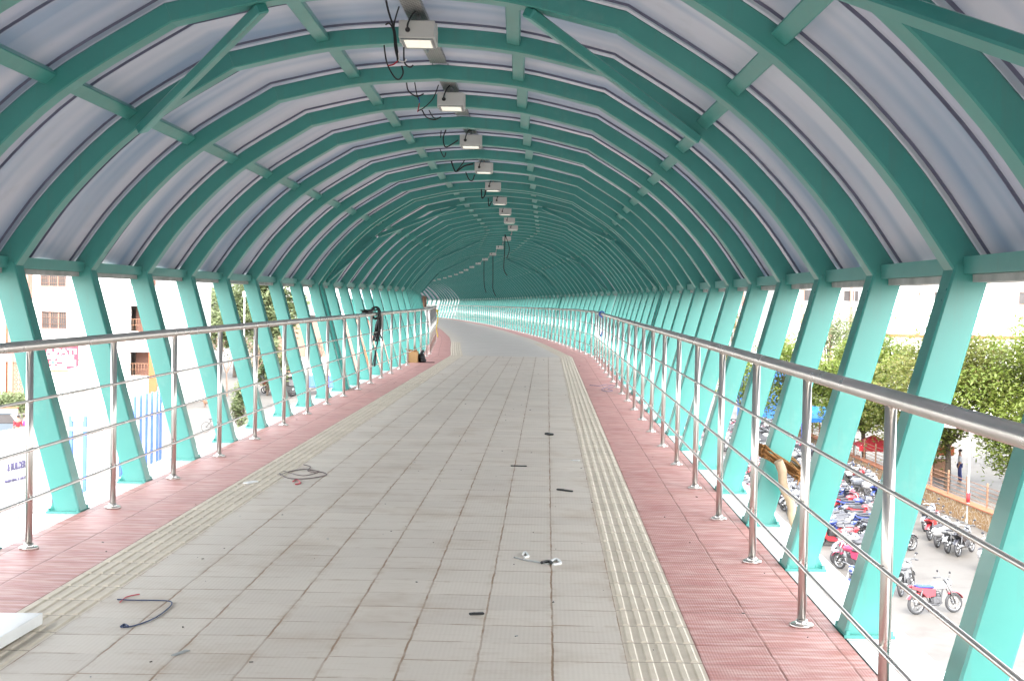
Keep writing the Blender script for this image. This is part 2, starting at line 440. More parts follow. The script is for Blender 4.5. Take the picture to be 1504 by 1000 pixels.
for sg in (-1, 1):
    lo, hi = (1.2, 1.5) if sg > 0 else (-1.5, -1.2)
    strip(tb, lo, hi, -28, 44.5, 0.0)
    k = 0
    s = 2.4
    while s < 44.4:
        for j in range(5):
            c = lo+.03+.06*j
            a, b, w, e, h = s+.012, s+.288, .0165, .010, .0055
            b4 = [P(a, c-w, .0), P(a, c+w, .0), P(b, c+w, .0), P(b, c-w, .0)]
            t4 = [P(a+e, c-w+.007, h), P(a+e, c+w-.007, h), P(b-e, c+w-.007, h), P(b-e, c-w+.007, h)]
            tb.add(b4+t4, [(4, 5, 6, 7), (0, 1, 5, 4), (1, 2, 6, 5), (2, 3, 7, 6), (3, 0, 4, 7)], 0, [(c-w, a), (c+w, a), (c+w, b), (c-w, b)]*2)
        s += .3
structure('tactile_pavement', tb, M['tactile'])
lg = MB()
for sg in (-1, 1): slab(lg, min(sg*2.185, sg*2.47), max(sg*2.185, sg*2.47), -28, SEND, -.2, -.012)
structure('white_kerb', lg, M['ledge'])

# ------------------------------------------------------------------ canopy frame
canopy = thing('canopy', 'long curved teal steel canopy of arched ribs with a translucent roof over the walkway', 'canopy')
OUT = [(2.76, 1.63), (2.40, 2.12), (1.91, 2.59), (1.25, 3.005), (.62, 3.145), (0, 3.195)]
INN = [(2.636, 1.572), (2.300, 2.040), (1.834, 2.500), (1.209, 2.902), (.603, 3.040), (0, 3.089)]
def arch_curve(K):
    low = smooth_path([(a, b, 0) for a, b in K[:4]], 5); top = smooth_path([(a, b, 0) for a, b in K[3:]], 5)
    half = low+top[1:]
    return [(-p.x, p.y) for p in half]+[(p.x, p.y) for p in reversed(half[:-1])]
co, ci = arch_curve(OUT), arch_curve(INN)
T = .140
def arch_mesh():
    mb = MB(); n = len(co); h = T/2; ch = .008
    vs = []
    for (ox, oz), (ix, iz) in zip(co, ci):
        o, i = Vector((ox, 0, oz)), Vector((ix, 0, iz)); d = (i-o).normalized(); Y = Vector((0, 1, 0))
        for p in (o-Y*(h-ch), o-Y*h+d*ch, i-Y*h-d*ch, i-Y*(h-ch), i+Y*(h-ch), i+Y*h-d*ch, o+Y*h+d*ch, o+Y*(h-ch)): vs.append(p)
    fs = []
    for k in range(n-1):
        for j in range(8): fs.append((k*8+j, k*8+(j+1) % 8, k*8+8+(j+1) % 8, k*8+8+j))
    fs += [tuple(range(8)), tuple(range((n-1)*8+7, (n-1)*8-1, -1))]
    mb.add(vs, fs)
    # splice plates and weld beads at the two kinks
    for sg in (-1, 1):
        mb.box((sg*1.232, 0, 2.957), (.012, T+.006, .094), 0, Matrix.Rotation(sg*R(22), 3, 'Y'))
    return mb.mesh('arch_rib', M['teal'])
def leg_mesh(sg):
    mb = MB(); z0, z1 = -.012, 1.625; a, b, ch = .0825, .0775, .010
    vs = []
    for z in (z0, z1):
        c = sg*(2.262+.272*z)
        for x, y in ((-a, -b+ch), (-a+ch, -b), (a-ch, -b), (a, -b+ch), (a, b-ch), (a-ch, b), (-a+ch, b), (-a, b-ch)): vs.append((c+x, y, z))
    mb.add(vs, [(0, 7, 6, 5, 4, 3, 2, 1), tuple(range(8, 16))]+[(i, (i+1) % 8, 8+(i+1) % 8, 8+i) for i in range(8)])
    mb.box((sg*2.285, 0, -.004), (.225, .21, .014))
    for bx_ in (-.095, .095):
        for by_ in (-.09, .09): mb.lathe([(.0, .022), (.011, .022), (.012, .003)], (sg*2.285+bx_, by_, 0), 6, 0, 'Z', False)
    c = sg*2.345                               # stiffening gusset on the outer side of the foot
    mb.prism([(c, .003), (c+sg*.045, .003), (c+sg*.012, .075)], .045, .057)
    mb.prism([(c, .003), (c+sg*.045, .003), (c+sg*.012, .075)], -.057, -.045)
    return mb.mesh('leg', M['teal'])
AM = arch_mesh(); LMn, LMp = leg_mesh(-1), leg_mesh(1)
DS = 1.465
RS = [3.07+DS*k for k in [-18, -13, -8, -4, -1]+list(range(0, 94))]
RS = [s for s in RS if s < SEND-1]
RS = sorted(RS+[21.06, 50.36])
for s in RS:
    p = P(s, 0)
    rb = obj('arch_rib', AM, canopy, p, head(s))
    obj('leg', LMn, rb); obj('leg', LMp, rb)
print('ribs', len(RS))
# roof sheets with battens
roof = MB(); base = [Vector((a, b)) for a, b in co]
NR = []
for k in range(len(base)):
    t = (base[min(k+1, len(base)-1)]-base[max(k-1, 0)]).normalized(); NR.append(Vector((-t.y, t.x)))
arc = [0.0]
for a, b in zip(base, base[1:]): arc.append(arc[-1]+(b-a).length)
rr = random.Random(3)
main = [3.07+DS*k for k in range(-19, 94)]
for a, b in zip(main, main[1:]):
    near = -1 < a < 40; nv = 16 if near else 6
    ph = rr.uniform(-.05, .05); j1 = .40+ph; j2 = .93
    am = rr.uniform(.028, .042)
    rows = []
    for i in range(nv+1):
        v = i/nv; s = a+(b-a)*v
        segs = (0, j1, j2, 1.0)
        for q0, q1 in zip(segs, segs[1:]):
            if q0 <= v <= q1: bul = am*(sin(pi*(v-q0)/(q1-q0)))**.7*min(1, (q1-q0)/.35); break
        pts = []
        for k in range(len(base)):
            o = base[k]+NR[k]*(.028+bul)
            q = P(s, o.x, o.y); pts.append((q, (arc[k], s)))
        rows.append(pts)
    n = len(base); vs = [q for row in rows for q, _ in row]; uv = [u for row in rows for _, u in row]
    fs = [(i*n+k, i*n+k+1, i*n+n+k+1, i*n+n+k) for i in range(nv) for k in range(n-1)]
    roof.add(vs, fs, 0, uv, True)
    if -1 < a < 60:
        for jj, w in ((j1, .0055), (j2, .003)):
            s = a+(b-a)*jj
            for k in range(n-1):
                q = [base[k]+NR[k]*.030, base[k+1]+NR[k+1]*.030]; l = [base[k]+NR[k]*.016, base[k+1]+NR[k+1]*.016]
                va = [P(s-w, q[0].x, q[0].y), P(s-w, q[1].x, q[1].y), P(s+w, q[1].x, q[1].y), P(s+w, q[0].x, q[0].y)]
                vb = [P(s-w*.7, l[0].x, l[0].y), P(s-w*.7, l[1].x, l[1].y), P(s+w*.7, l[1].x, l[1].y), P(s+w*.7, l[0].x, l[0].y)]
                roof.add(va+vb, [(4, 5, 6, 7), (0, 1, 5, 4), (1, 2, 6, 5), (2, 3, 7, 6), (3, 0, 4, 7)], 1)
wpart('roof', roof, [M['roof'], M['seam']], canopy)
# eave beams and flashing, purlins
for sg in (-1, 1):
    e = MB()
    for a, b in zip(main, main[1:]):
        slab(e, min(sg*2.66, sg*2.80), max(sg*2.66, sg*2.80), a, b, 1.585, 1.66)
    wpart('eave_beam', e, M['teal'], canopy)
    f = MB(); st = stations(main[0], main[-1])
    slab(f, min(sg*2.70, sg*2.865), max(sg*2.70, sg*2.865), main[0], main[-1], 1.55, 1.583)
    wpart('flashing', f, M['flash'], canopy)
for off, z, tilt in ((-1.86, 2.60, 41), (-.62, 3.105, 10), (.62, 3.105, -10), (1.86, 2.60, -41)):
    mb = MB()
    for a, b in zip(main, main[1:]):
        if a > 75: break
        if a < 0: continue
        m = (a+b)/2; c = P(m, off, z); h = head(m)
        rot = Matrix.Rotation(h, 3, 'Z') @ Matrix.Rotation(R(-tilt), 3, 'Y')
        mb.bbox(c, (.086, b-a-T+.01, .048), .005, 0, rot)
    wpart('purlin', mb, M['teal'], canopy)
# diagonal braces lying under the ribs
def inner_at(o):
    K = [(p.x, p.y) for p in smooth_path([(a, b, 0) for a, b in INN], 8)]
    for (x0, z0), (x1, z1) in zip(K, K[1:]):
        if x1 <= o <= x0: return z0+(z1-z0)*(x0-o)/(x0-x1)
    return K[0][1]
def brace(s0, o0, s1, o1, w=.075, drop=.030):
    sg = 1 if o0+o1 > 0 else -1
    a = P(s0, o0, inner_at(abs(o0))-drop); b = P(s1, o1, inner_at(abs(o1))-drop)
    d = (b-a); L = d.length; d.normalize()
    om = (abs(o0)+abs(o1))/2; tx = inner_at(om+.1)-inner_at(om-.1)
    up = Vector((-tx*sg, 0, .2)).normalized(); up = (up-d*up.dot(d)).normalized(); sd = d.cross(up)
    rot = Matrix((sd, d, up)).transposed()
    wpart('brace', MB().bbox((a+b)/2, (w, L, .06), .008, 0, rot), M['teal'], canopy)
for sg in (-1, 1):
    brace(7.42, sg*.72, 8.86, sg*1.80)
    brace(4.56, sg*1.79, 3.0, sg*2.44)
    for base_s in (21.1, 35.3, 50.4):
        brace(base_s, sg*2.56, base_s+1.0, sg*1.95); brace(base_s+1.1, sg*1.9, base_s+2.4, sg*.75)

# ------------------------------------------------------------------ railings
post = MB(); post.tube([(0, 0, .01), (0, 0, 1.105)], .0205, 12)
fl = MB(); fl.lathe([(0, 0), (.053, 0), (.053, .010), (.046, .014), (.0206, .015)], (0, 0, 0), 18); fl.lathe([(.028, .014), (.026, .03), (.0206, .031)], (0, 0, 0), 14)
PMESH, FMESH = post.mesh('post', M['steel']), fl.mesh('base_flange', M['steel'])
def railing(name, label, off, s0, s1):
    r = thing(name, label, 'railing')
    s = s0; n = 0
    while s < s1 and n < 98:
        p = P(s, off); q = obj('post', PMESH, r, p, random.uniform(0, 3)); obj('base_flange', FMESH, q)
        s += 1.475; n += 1
    a, b = s0-1.475*2, s-1.475
    wpart('handrail', sweep(MB(), off, 1.132, .030, a, b, 14), M['steel'], r)
    for z in (.283, .556, .83):
        wpart('rail_bar', sweep(MB(), off+(-.022 if off > 0 else .022), z, .0088, a, b, 8), M['steel'], r)
    return r
railing('railing', 'stainless steel railing beside the street building and blue striped hoarding', -2.02, 4.60, 112)
railing('railing', 'stainless steel railing overlooking the parked motorcycles and trees', 2.02, 3.11, SEND-1)

# ------------------------------------------------------------------ ceiling lights, trays, cables
hs = MB(); hs.bbox((0, 0, .055), (.222, .34, .11), .006)
hs.prism([(-.118, .004), (-.098, .004), (-.098, .12), (-.118, .12)], -.02, .02); hs.prism([(.098, .004), (.118, .004), (.118, .12), (.098, .12)], -.02, .02)
for xx in (-.1, .1): hs.box((xx, -.15, -.001), (.012, .012, .006))
fr = MB()
for c, d in (((0, -.153, -.004), (.2, .022, .008)), ((0, .153, -.004), (.2, .022, .008)), ((-.092, 0, -.004), (.016, .284, .008)), ((.092, 0, -.004), (.016, .284, .008))): fr.box(c, d)
le = MB(); le.box((0, .0, -.001), (.167, .28, .006))
gl = MB(); gl.lathe([(0, -.012), (.014, -.012), (.016, 0), (.016, .006)], (-.055, -.174, .05), 10, 0, 'Y')
gl.tube(smooth_path([(-.055, -.185, .05), (-.05, -.23, .075), (-.03, -.20, .13), (-.01, -.14, .17)], 4), .006, 6)
HM, FM, LM_, GM = hs.mesh('housing', M['white_box']), fr.mesh('frame', M['galv']), le.mesh('lens', M['lens']), gl.mesh('cable_gland', M['black'])
order = ['first', 'second', 'third', 'fourth', 'fifth', 'sixth', 'seventh', 'eighth', 'ninth', 'tenth']
LS = [8.585+2.93*k for k in range(0, 9)]+[37.9+5.86*k for k in range(0, 16)]
k = 0
for s in LS:
    if s > 124: break
    lab = ('white box floodlight under the ceiling tray, %s one along the row' % order[k]) if k < 10 else 'tiny white box floodlight far along the row past the bend'
    if k == 0: lab = 'largest white box floodlight under the ceiling tray, first one along the row'
    l = thing('floodlight', lab, 'floodlight', P(s, .016, 3.030), head(s), 'floodlights hung along the ceiling')
    obj('housing', HM, l); f_ = obj('frame', FM, l); obj('lens', LM_, f_); obj('cable_gland', GM, l)
    k += 1
tr = MB(); cdm = MB()
for i, (a, b) in enumerate(zip(main, main[1:])):
    if a > 60: break
    if a < 0: continue
    m = (a+b)/2
    for zo, w, t in ((3.20, .115, .004),):
        st = [P(q, o, z) for z in (zo, zo+t) for q, o in ((a+.08, -.0575), (a+.08, .0575), (b-.08, .0575), (b-.08, -.0575))]
        tr.add(st, [(4, 5, 6, 7), (3, 2, 1, 0), (0, 1, 5, 4), (1, 2, 6, 5), (2, 3, 7, 6), (3, 0, 4, 7)])
    for o in (-.0595, .0595):
        st = [P(q, oo, z) for z in (zo-.0, zo+.03) for q, oo in ((a+.08, o-.002), (a+.08, o+.002), (b-.08, o+.002), (b-.08, o-.002))]
        tr.add(st, [(4, 5, 6, 7), (3, 2, 1, 0), (0, 1, 5, 4), (1, 2, 6, 5), (2, 3, 7, 6), (3, 0, 4, 7)])
ct = tag(obj('cable_tray', tr.mesh('cable_tray', M['tray'])), 'perforated grey cable tray running along the ceiling between the ribs above the lights', 'cable tray')
for i, s in enumerate(main):
    if 2 < s < 60 and i % 2 == 1:
        wpart('conduit', MB().tube([P(s-.42, .02, 3.185), P(s-.16, .02, 3.065), P(s+.16, .02, 3.065), P(s+.42, .02, 3.185)], .012, 8), M['galv'], ct)
def ceiling_cable(label, pts, r=.006, mats=None, extra=()):
    mb = MB(); mb.tube(smooth_path(pts, 6), r, 6)
    for e, mi in extra: mb.tube(smooth_path(e, 5), r*.8, 5, mi)
    return solo('loose_cable', mb, [M['black'], M['redp'], M['blue'], M['whitep']], label, 'cable', 'loose cables hanging from the ceiling')
Y = 8.35
def px(*pp, Y=8.35): return [at(x, y, Y) for x, y in pp]
ceiling_cable('tangle of black cables with red and white tips left of the largest floodlight', px((562, -25), (570, 15), (578, 40), (581, 55), (584, 90)), .0065, None,
  [(px((586, 10), (579, 35), (580, 52), (583, 70), (585, 88)), 0), (px((566, 37), (572, 35), (578, 46), (580, 70), (585, 92)), 0), (px((585, 78), (586, 90)), 3),
   (px((585, 89), (578, 95), (569, 97)), 1), (px((586, 90), (594, 91), (597, 87)), 3), (px((564, 67), (568, 92), (578, 112), (586, 117), (592, 108), (590, 97)), 0),
   (px((593, 70), (594, 92), (602, 99), (607, 96)), 0)])
ceiling_cable('black cable loop with a blue joint left of the second floodlight', px((597, 121), (600, 134), (612, 142), (622, 138), (619, 140), Y=11.3), .006, None,
  [(px((609, 121), (612, 138), (615, 147), Y=11.3), 0), (px((615.5, 143), (616, 151), Y=11.3), 2), (px((616, 152), (614, 161), (613.5, 165), Y=11.3), 1), (px((644, 125), (636, 145), (622, 159), (614, 163), Y=11.3), 0)])
ceiling_cable('pair of black cable ends curling below the rib behind the second floodlight', px((620, 162), (626, 172), (638, 176), (648, 172), Y=12.3), .006, None, [(px((630, 162), (635, 171), (641, 176), Y=12.3), 0)])
ceiling_cable('black cable hook left of the third floodlight', px((655, 191), (651, 203), (654, 216), (664, 212), (673, 206), Y=14.25), .007, None, [(px((648, 192), (647, 203), Y=14.25), 0), (px((646, 219), (652, 231), (655, 224), Y=14.25), 0)])
ceiling_cable('forked black cables left of the fourth floodlight', px((663, 237), (667, 249), (671, 252), (682, 244), (695, 241), Y=17.2), .010, None, [(px((684, 222), (682, 236), (671, 251), Y=17.2), 0), (px((684, 253), (689, 264), (694, 265), (697, 257), Y=17.2), 0)])
ceiling_cable('short black cables beside the fifth floodlight', px((707, 278), (708, 291), (712, 287), (713, 279), Y=20.2), .010, None, [(px((717, 291), (718, 303), (722, 296), Y=20.2), 0)])
ceiling_cable('long thin black cable with a side loop hanging near the ninth floodlight', px((742, 335), (741, 372), (740, 395), (745, 405), Y=36), .012, None, [(px((742, 345), (748, 365), (744, 380), Y=36), 0)])
ceiling_cable('long straight black cable dropping from the ceiling past the bend, shorter of two', px((711, 378), (711, 415), (714, 430), Y=57), .016)
ceiling_cable('long straight black cable dropping from the ceiling past the bend, with a curled foot', px((724, 372), (724, 410), (724, 424), (728, 435), Y=52), .016)

# ------------------------------------------------------------------ things on and by the walkway
# white slab at the lower edge
a, b = on(63, 918), on(-60, 992)
c = on(-140, 992); d = on(-100, 918)
mb = MB(); hh = .056
mb.add([p+Vector((0, 0, z)) for z in (.006, hh) for p in (a, b, c, d)], [(4, 7, 6, 5), (0, 1, 2, 3), (0, 4, 5, 1), (1, 5, 6, 2), (2, 6, 7, 3), (3, 7, 4, 0)])
so = solo('stone_slab', mb, M['white_slab'], 'loose white stone slab lying across the beige tactile strip', 'slab')
bv = so.modifiers.new('edge', 'BEVEL'); bv.width = .004; bv.segments = 2
def floor_wire(name, label, pts, r, mats, extra=(), lift=None):
    mb = MB()
    mb.tube(smooth_path([on(x, y)+Vector((0, 0, r+.001)) for x, y in pts], 6), r, 6)
    for e, mi, rr_ in extra: mb.tube(smooth_path([on(x, y)+Vector((0, 0, rr_+.001)) for x, y in e], 5), rr_, 6, mi)
    return solo(name, mb, mats, label, 'litter', 'litter dropped on the paving')
floor_wire('wire', 'bent blue wire with a red offcut lying on grey tiles near the white slab', [(172, 881), (195, 882), (244, 883), (252, 888), (240, 900), (222, 911), (196, 920), (180, 922)], .0032, [simple('blue_black_wire', (.03, .05, .12), .5), M['redp']],
           [([(176, 885), (186, 877), (205, 873)], 1, .0025), ([(178, 922), (183, 919), (188, 922)], 0, .006)])
floor_wire('wire', 'tangled dark red and black wire beside the tactile strip', [(412, 698), (430, 692), (452, 690), (480, 697), (455, 703), (425, 703), (410, 696)], .004, [simple('dark_wire', (.10, .06, .06), .5), M['redp']],
           [([(446, 683), (456, 686), (452, 692), (466, 695)], 0, .004), ([(430, 708), (436, 705), (441, 710), (434, 712)], 1, .005), ([(416, 692), (445, 699), (470, 693)], 0, .003)])
wr = MB()
for e, r0, mi in (([(755, 819), (775, 824), (800, 828)], .004, 2), ([(768, 816), (771, 812), (776, 818), (770, 820)], .007, 0), ([(795, 828), (806, 826), (812, 830)], .008, 1), ([(808, 826), (818, 823), (823, 829), (812, 831)], .008, 0), ([(762, 821), (785, 824), (806, 829)], .003, 0)):
    wr.tube(smooth_path([on(x, y)+Vector((0, 0, r0)) for x, y in e], 5), r0, 6, mi)
solo('plastic_scrap', wr, [M['whitep'], M['black'], M['galv']], 'twisted white and black plastic scrap on the grey tiles', 'litter', 'litter dropped on the paving')
def chip(label, x0, y0, x1, y1, w, h, m='black', name='rubber_strip'):
    a, b = on(x0, y0), on(x1, y1); d = b-a; L = d.length; rot = Matrix.Rotation(math.atan2(d.y, d.x), 3, 'Z')
    mb = MB(); mb.bbox((a+b)/2+Vector((0, 0, h/2+.001)), (L, w, h), h*.3, 0, rot)
    mb.bbox(a.lerp(b, .3)+Vector((0, 0, h*.9)), (L*.3, w*.7, h*.6), h*.2, 0, rot @ Matrix.Rotation(.3, 3, 'Z'))
    return solo(name, mb, M[m], label, 'litter', 'litter dropped on the paving')
chip('short black rubber strip by the right tactile strip', 818, 719.5, 841, 722.5, .022, .012)
chip('thin black rubber strip lying crosswise in mid walkway', 750, 684.5, 774, 685, .018, .008)
chip('small dark lump of rubber near the front of the grey tiles', 689, 903, 711, 902, .02, .010)
chip('small black clump in mid walkway', 802, 638, 811, 639.5, .05, .02)
chip('flattened grey leaf on the front grey tiles', 254, 963, 276, 955, .022, .003, 'galv', 'fallen_leaf')
chip('pale paper scrap near the right tactile strip', 840, 676, 851, 677, .04, .006, 'whitep', 'paper_scrap')
chip('pale crumpled paper on the tactile strip beside the red border', 360, 711, 376, 708, .05, .012, 'whitep', 'paper_scrap')
db = MB(); rd = random.Random(5)
for i in range(170):
    o = rd.uniform(-2.1, 2.1); s = 3+30*rd.random()**1.5; r0 = rd.uniform(.002, .005)*(1+s*.012)
    db.bbox(P(s, o, r0*.35), (r0*rd.uniform(1, 4), r0*1.3, r0*.7), r0*.2, rd.choice((0, 0, 1, 2)), Matrix.Rotation(rd.uniform(0, 3), 3, 'Z'))
tag(obj('gravel', db.mesh('gravel', [M['dark'], M['bark'], M['galv']])), kind='stuff')
floor_wire('string', 'tangled blue string on the red border tiles', [(880, 567), (892, 565), (905, 568), (893, 571), (900, 574), (890, 575), (884, 572), (898, 566)], .0035, [simple('faded_blue_string', (.20, .22, .36), .7)], [([(866, 566), (880, 567)], 0, .004)])
# cable bundle tied over the handrail
ba = P(22.8, -2.02, 1.13)
cb = thing('cable_bundle', 'bundle of black cables tied around the railing with loose ends hanging', 'cable', ba)
k = MB(); rc = random.Random(11)
for i in range(11):
    y0 = -1.3+rc.uniform(-.3, .3)
    k.tube(smooth_path([(rc.uniform(-.1, .05), y0*.9, rc.uniform(.02, .09)), (rc.uniform(-.05, .05), -.6, .045+rc.uniform(0, .03)), (0, 0, .07), (.06, .18, .03), (.03+rc.uniform(-.05, .05), .2+rc.uniform(-.1, .1), -.25), (rc.uniform(-.05, .1), .1+rc.uniform(-.3, .2), -.45)], 4), .011, 6)
for i in range(7):
    e = rc.uniform(-.9, -.1)
    k.tube(smooth_path([(.04, .15, 0), (.05, .2+rc.uniform(-.1, .1), -.3), (.02, .05, -.55), (rc.uniform(-.1, .1), e, -.75+rc.uniform(-.15, .2))], 5), .009, 6)
part('cable', k, M['black'], cb)
kn = MB()
for i in range(9):
    a0 = rc.uniform(-.1, .14)
    kn.tube([(.055*cos(t*pi/5+i)*1.25, a0+.02*t/10, .02+.10*sin(t*pi/5+i)) for t in range(11)], .016, 6)
part('knot', kn, M['black'], cb)
# carton with a black bag
q = on(607, 532)
ct = thing('carton', 'open brown cardboard carton standing on the red border by the railing', 'carton', q); ct.scale = (.68, .68, .72)
b = MB()
for c, d in (((0, -.20, .17), (.30, .008, .34)), ((0, .20, .17), (.30, .008, .34)), ((-.15, 0, .17), (.008, .392, .34)), ((.15, 0, .17), (.008, .392, .34)), ((0, 0, .006), (.29, .39, .01))): b.box(c, d)
part('carton_wall', b, M['card'], ct)
fl_ = MB(); fl_.box((-.20, 0, .37), (.12, .38, .006), 0, Matrix.Rotation(R(35), 3, 'Y')); fl_.box((0, -.25, .36), (.29, .12, .006), 0, Matrix.Rotation(R(-30), 3, 'X'))
part('flap', fl_, M['card'], ct)
bg = MB(); bg.ell((0, 0, .14), (.14, .17, .16), 0, 10); bg.ell((.07, -.12, .07), (.12, .12, .08), 0, 8); bg.tube(smooth_path([(0, .03, .26), (.03, .05, .34), (.08, .02, .36)], 4), [.05]*8+[.02], 6); bg.tube([(.1, -.2, .012), (.3, -.25, .012), (.45, -.2, .012)], .012, 6)
bg.tf(Matrix.Translation(q+Vector((.16, .10, 0))) @ Matrix.Scale(.68, 4))
solo('bag', bg, M['black'], 'black plastic bag slumped against the cardboard carton', 'bag')
# stick lashed to a leg with rope
top, bot = at(1143, 678, 8.72), at(1171.5, 783, 8.78)
st = thing('wooden_stick', 'peeled wooden pole lashed to a teal leg outside the right railing', 'pole', bot)
stm = MB(); pts = [top.lerp(bot, t/8)+Vector((.012*sin(t*1.7), 0, .006*cos(t*2.1))) for t in range(9)]
stm.tube(pts, [.030, .031, .029, .030, .028, .030, .027, .026, .022], 10)
wpart('shaft', stm, M['wood'], st)
rp = MB()
lc = CX+2.262+.272*.40
for i in range(15):
    z = .34+.005*i+random.uniform(-.035, .03); dx = random.uniform(0, .045)
    A_ = [(lc-.10, 8.93-.09, z+.10), (lc-.02, 8.93-.105-dx, z+.05), (lc+.06, 8.93-.15-dx, z), (lc+.10, 8.93-.26-dx*.5, z-.03), (lc+.14, 8.93-.12, z-.04), (lc+.10, 8.93+.09, z), (lc-.10, 8.93+.09, z+.09), (lc-.105, 8.93-.085, z+.10)]
    A_ = [(x_+random.uniform(-.008, .008), y_+random.uniform(-.012, .012), z_+random.uniform(-.014, .014)) for x_, y_, z_ in A_]
    rp.tube(smooth_path(A_, 4), .0065, 6)
for i in range(16):
    a_ = Vector((lc+.09, 8.93-.24, .36)); e_ = a_+Vector((random.uniform(-.03, .1), random.uniform(-.08, .02), random.uniform(-.10, .08)))
    rp.tube(smooth_path([a_, a_.lerp(e_, .5)+Vector((.02, 0, .03)), e_], 4), .005, 5)
wpart('rope', rp, M['rope'], st)
kb = MB(); p0 = at(912, 470, 33.0)
p0 = P(29.0, 2.02, 1.15)
for i in range(5): kb.tube([(p0.x+.05*cos(t*pi/4), p0.y-.1+.05*i, p0.z-.02+.06*sin(t*pi/4)) for t in range(9)], .016, 5)
kb.tube(smooth_path([p0, p0+Vector((.03, -.1, -.25)), p0+Vector((-.02, -.05, -.5))], 4), .014, 5)
solo('cloth_tie', kb, M['blue'], 'blue cloth strip knotted on the railing above the motorcycles', 'cloth')
yb = MB(); p1 = P(46.5, -1.97, 1.0)
yb.tube(smooth_path([p1, p1+Vector((.03, .0, -.3)), p1+Vector((-.02, .05, -.6)), p1+Vector((.04, .02, -.9))], 4), .018, 5); yb.ell(p1, (.04, .04, .05), 0, 8)
solo('cloth_tie', yb, simple('yellow_cloth', (.55, .40, .04), .8), 'yellow cloth strip hanging at the bend of the railing', 'cloth')
bb = thing('notice_board', 'small brown board fixed high inside the far legs at the bend', 'board', P(62, -2.35, .9))
bx = MB(); bx.bbox((0, 0, .43), (.08, 1.0, .5), .01); part('panel', bx, M['brown'], bb)
bx = MB(); bx.tube([(-.08, -.4, -.9), (-.08, -.4, .7)], .03, 8); bx.tube([(-.08, .4, -.9), (-.08, .4, .7)], .03, 8); part('stand', bx, M['galv'], bb)
#EXTERIOR
# ------------------------------------------------------------------ trees
def tree(x, y, h, rad, n, seed, label, name='leafy_tree', mat='leaf', size=.125, low=.30, trunk_h=None, lean=0.0, group='trees beside the parking lot', flat=.8, cat='tree', ground=GZ):
    rt = random.Random(seed); o = thing(name, label, cat, (x, y, ground), 0, group)
    tk = MB(); th = trunk_h or h*.42; fork = Vector((lean, 0, th*.7))
    tk.tube(smooth_path([(0, 0, -.1), (lean*.3+.05, .03, th*.35), fork], 4), [.16*h/7*(1-.045*i) for i in range(9)], 8)
    blobs = []; nb = 17
    for i in range(nb):
        a = 2*pi*i/nb*2.4+rt.uniform(-.4, .4); rr2 = rad*(rt.uniform(.12, .72) if i else 0); zz = h*rt.uniform(low+.12, .86)
        if i < 3: zz = h*rt.uniform(.76, .88); rr2 *= .5
        c = Vector((lean+rr2*cos(a), rr2*sin(a), zz)); b = rad*rt.uniform(.30, .52); blobs.append((c, b))
        if i % 2 == 0: tk.tube(smooth_path([fork-Vector((0, 0, .2)), fork.lerp(c, .5)+Vector((rt.uniform(-.3, .3), rt.uniform(-.3, .3), .1)), c], 4), [.075*h/7*(1-.09*j) for j in range(9)], 6)
    part('trunk', tk, M['bark'], o)
    cr = MB()
    for i in range(n):
        c, b = rt.choice(blobs)
        while True:
            d = Vector((rt.uniform(-1, 1), rt.uniform(-1, 1), rt.uniform(-1, 1)))
            if .05 < d.length < 1: break
        d = d.normalized()*(rt.random()**.3); p = c+Vector((d.x, d.y, d.z*flat))*b*1.12
        if rt.random() < .07: p = c+d*b*1.4
        s = size*rt.uniform(.55, 1.25)
        u = Vector((rt.uniform(-1, 1), rt.uniform(-1, 1), rt.uniform(-.5, .5))).normalized(); v = u.cross(Vector((rt.uniform(-.7, .7), rt.uniform(-.7, .7), 1))).normalized()
        cr.add([p-u*s, p-v*s*.42, p+u*s, p+v*s*.42], [(0, 1, 2, 3)])
    part('crown', cr, M[mat], o)
    return o
TB = 'trees beside the parking lot'
g1 = on(1490, 745, GZ)
tree(25.2, 66, 8.3, 4.8, 42000, 1, 'broad tree with pale green leaves at the right end of the stone wall', mat='leaf', lean=-1.0, low=.14)
tree(20.6, 70, 7.9, 4.0, 32000, 2, 'olive tinted tree rising behind the fence between the two nearest right legs', mat='leaf2', low=.14)
tree(17.9, 77, 7.6, 3.8, 30000, 3, 'bright green tree behind the blue awning', mat='leaf', low=.14)
tree(15.8, 88, 7.2, 3.4, 16000, 4, 'bushy green tree just beyond the blue awning', mat='leaf', low=.14)
tree(28.5, 78, 8.8, 4.8, 14000, 5, 'large olive tree at the back above the red canopy', mat='leaf2', low=.14)
tree(20.5, 98, 9.2, 3.8, 8000, 6, 'pale tree in front of the pilastered tower block', mat='leaf3')
tree(15.0, 104, 5.4, 2.6, 5000, 7, 'low rounded tree at the far end of the stone wall', mat='leaf')
tree(27.0, 118, 10.5, 2.6, 3500, 8, 'tall thin pale tree against the white shed', mat='leaf3')
tree(46.0, 128, 11.2, 2.8, 3000, 9, 'far tree beside the white apartment block', mat='leaf3')
tree(17.2, 128, 9.4, 3.4, 4000, 10, 'hazy pale tree standing near the lattice mast', mat='leaf3')
tree(22.3, 60.5, 3.4, 1.2, 1600, 12, 'small young tree with fresh leaves just behind the fence', name='young_tree', mat='leaf3', size=.18, low=.45)
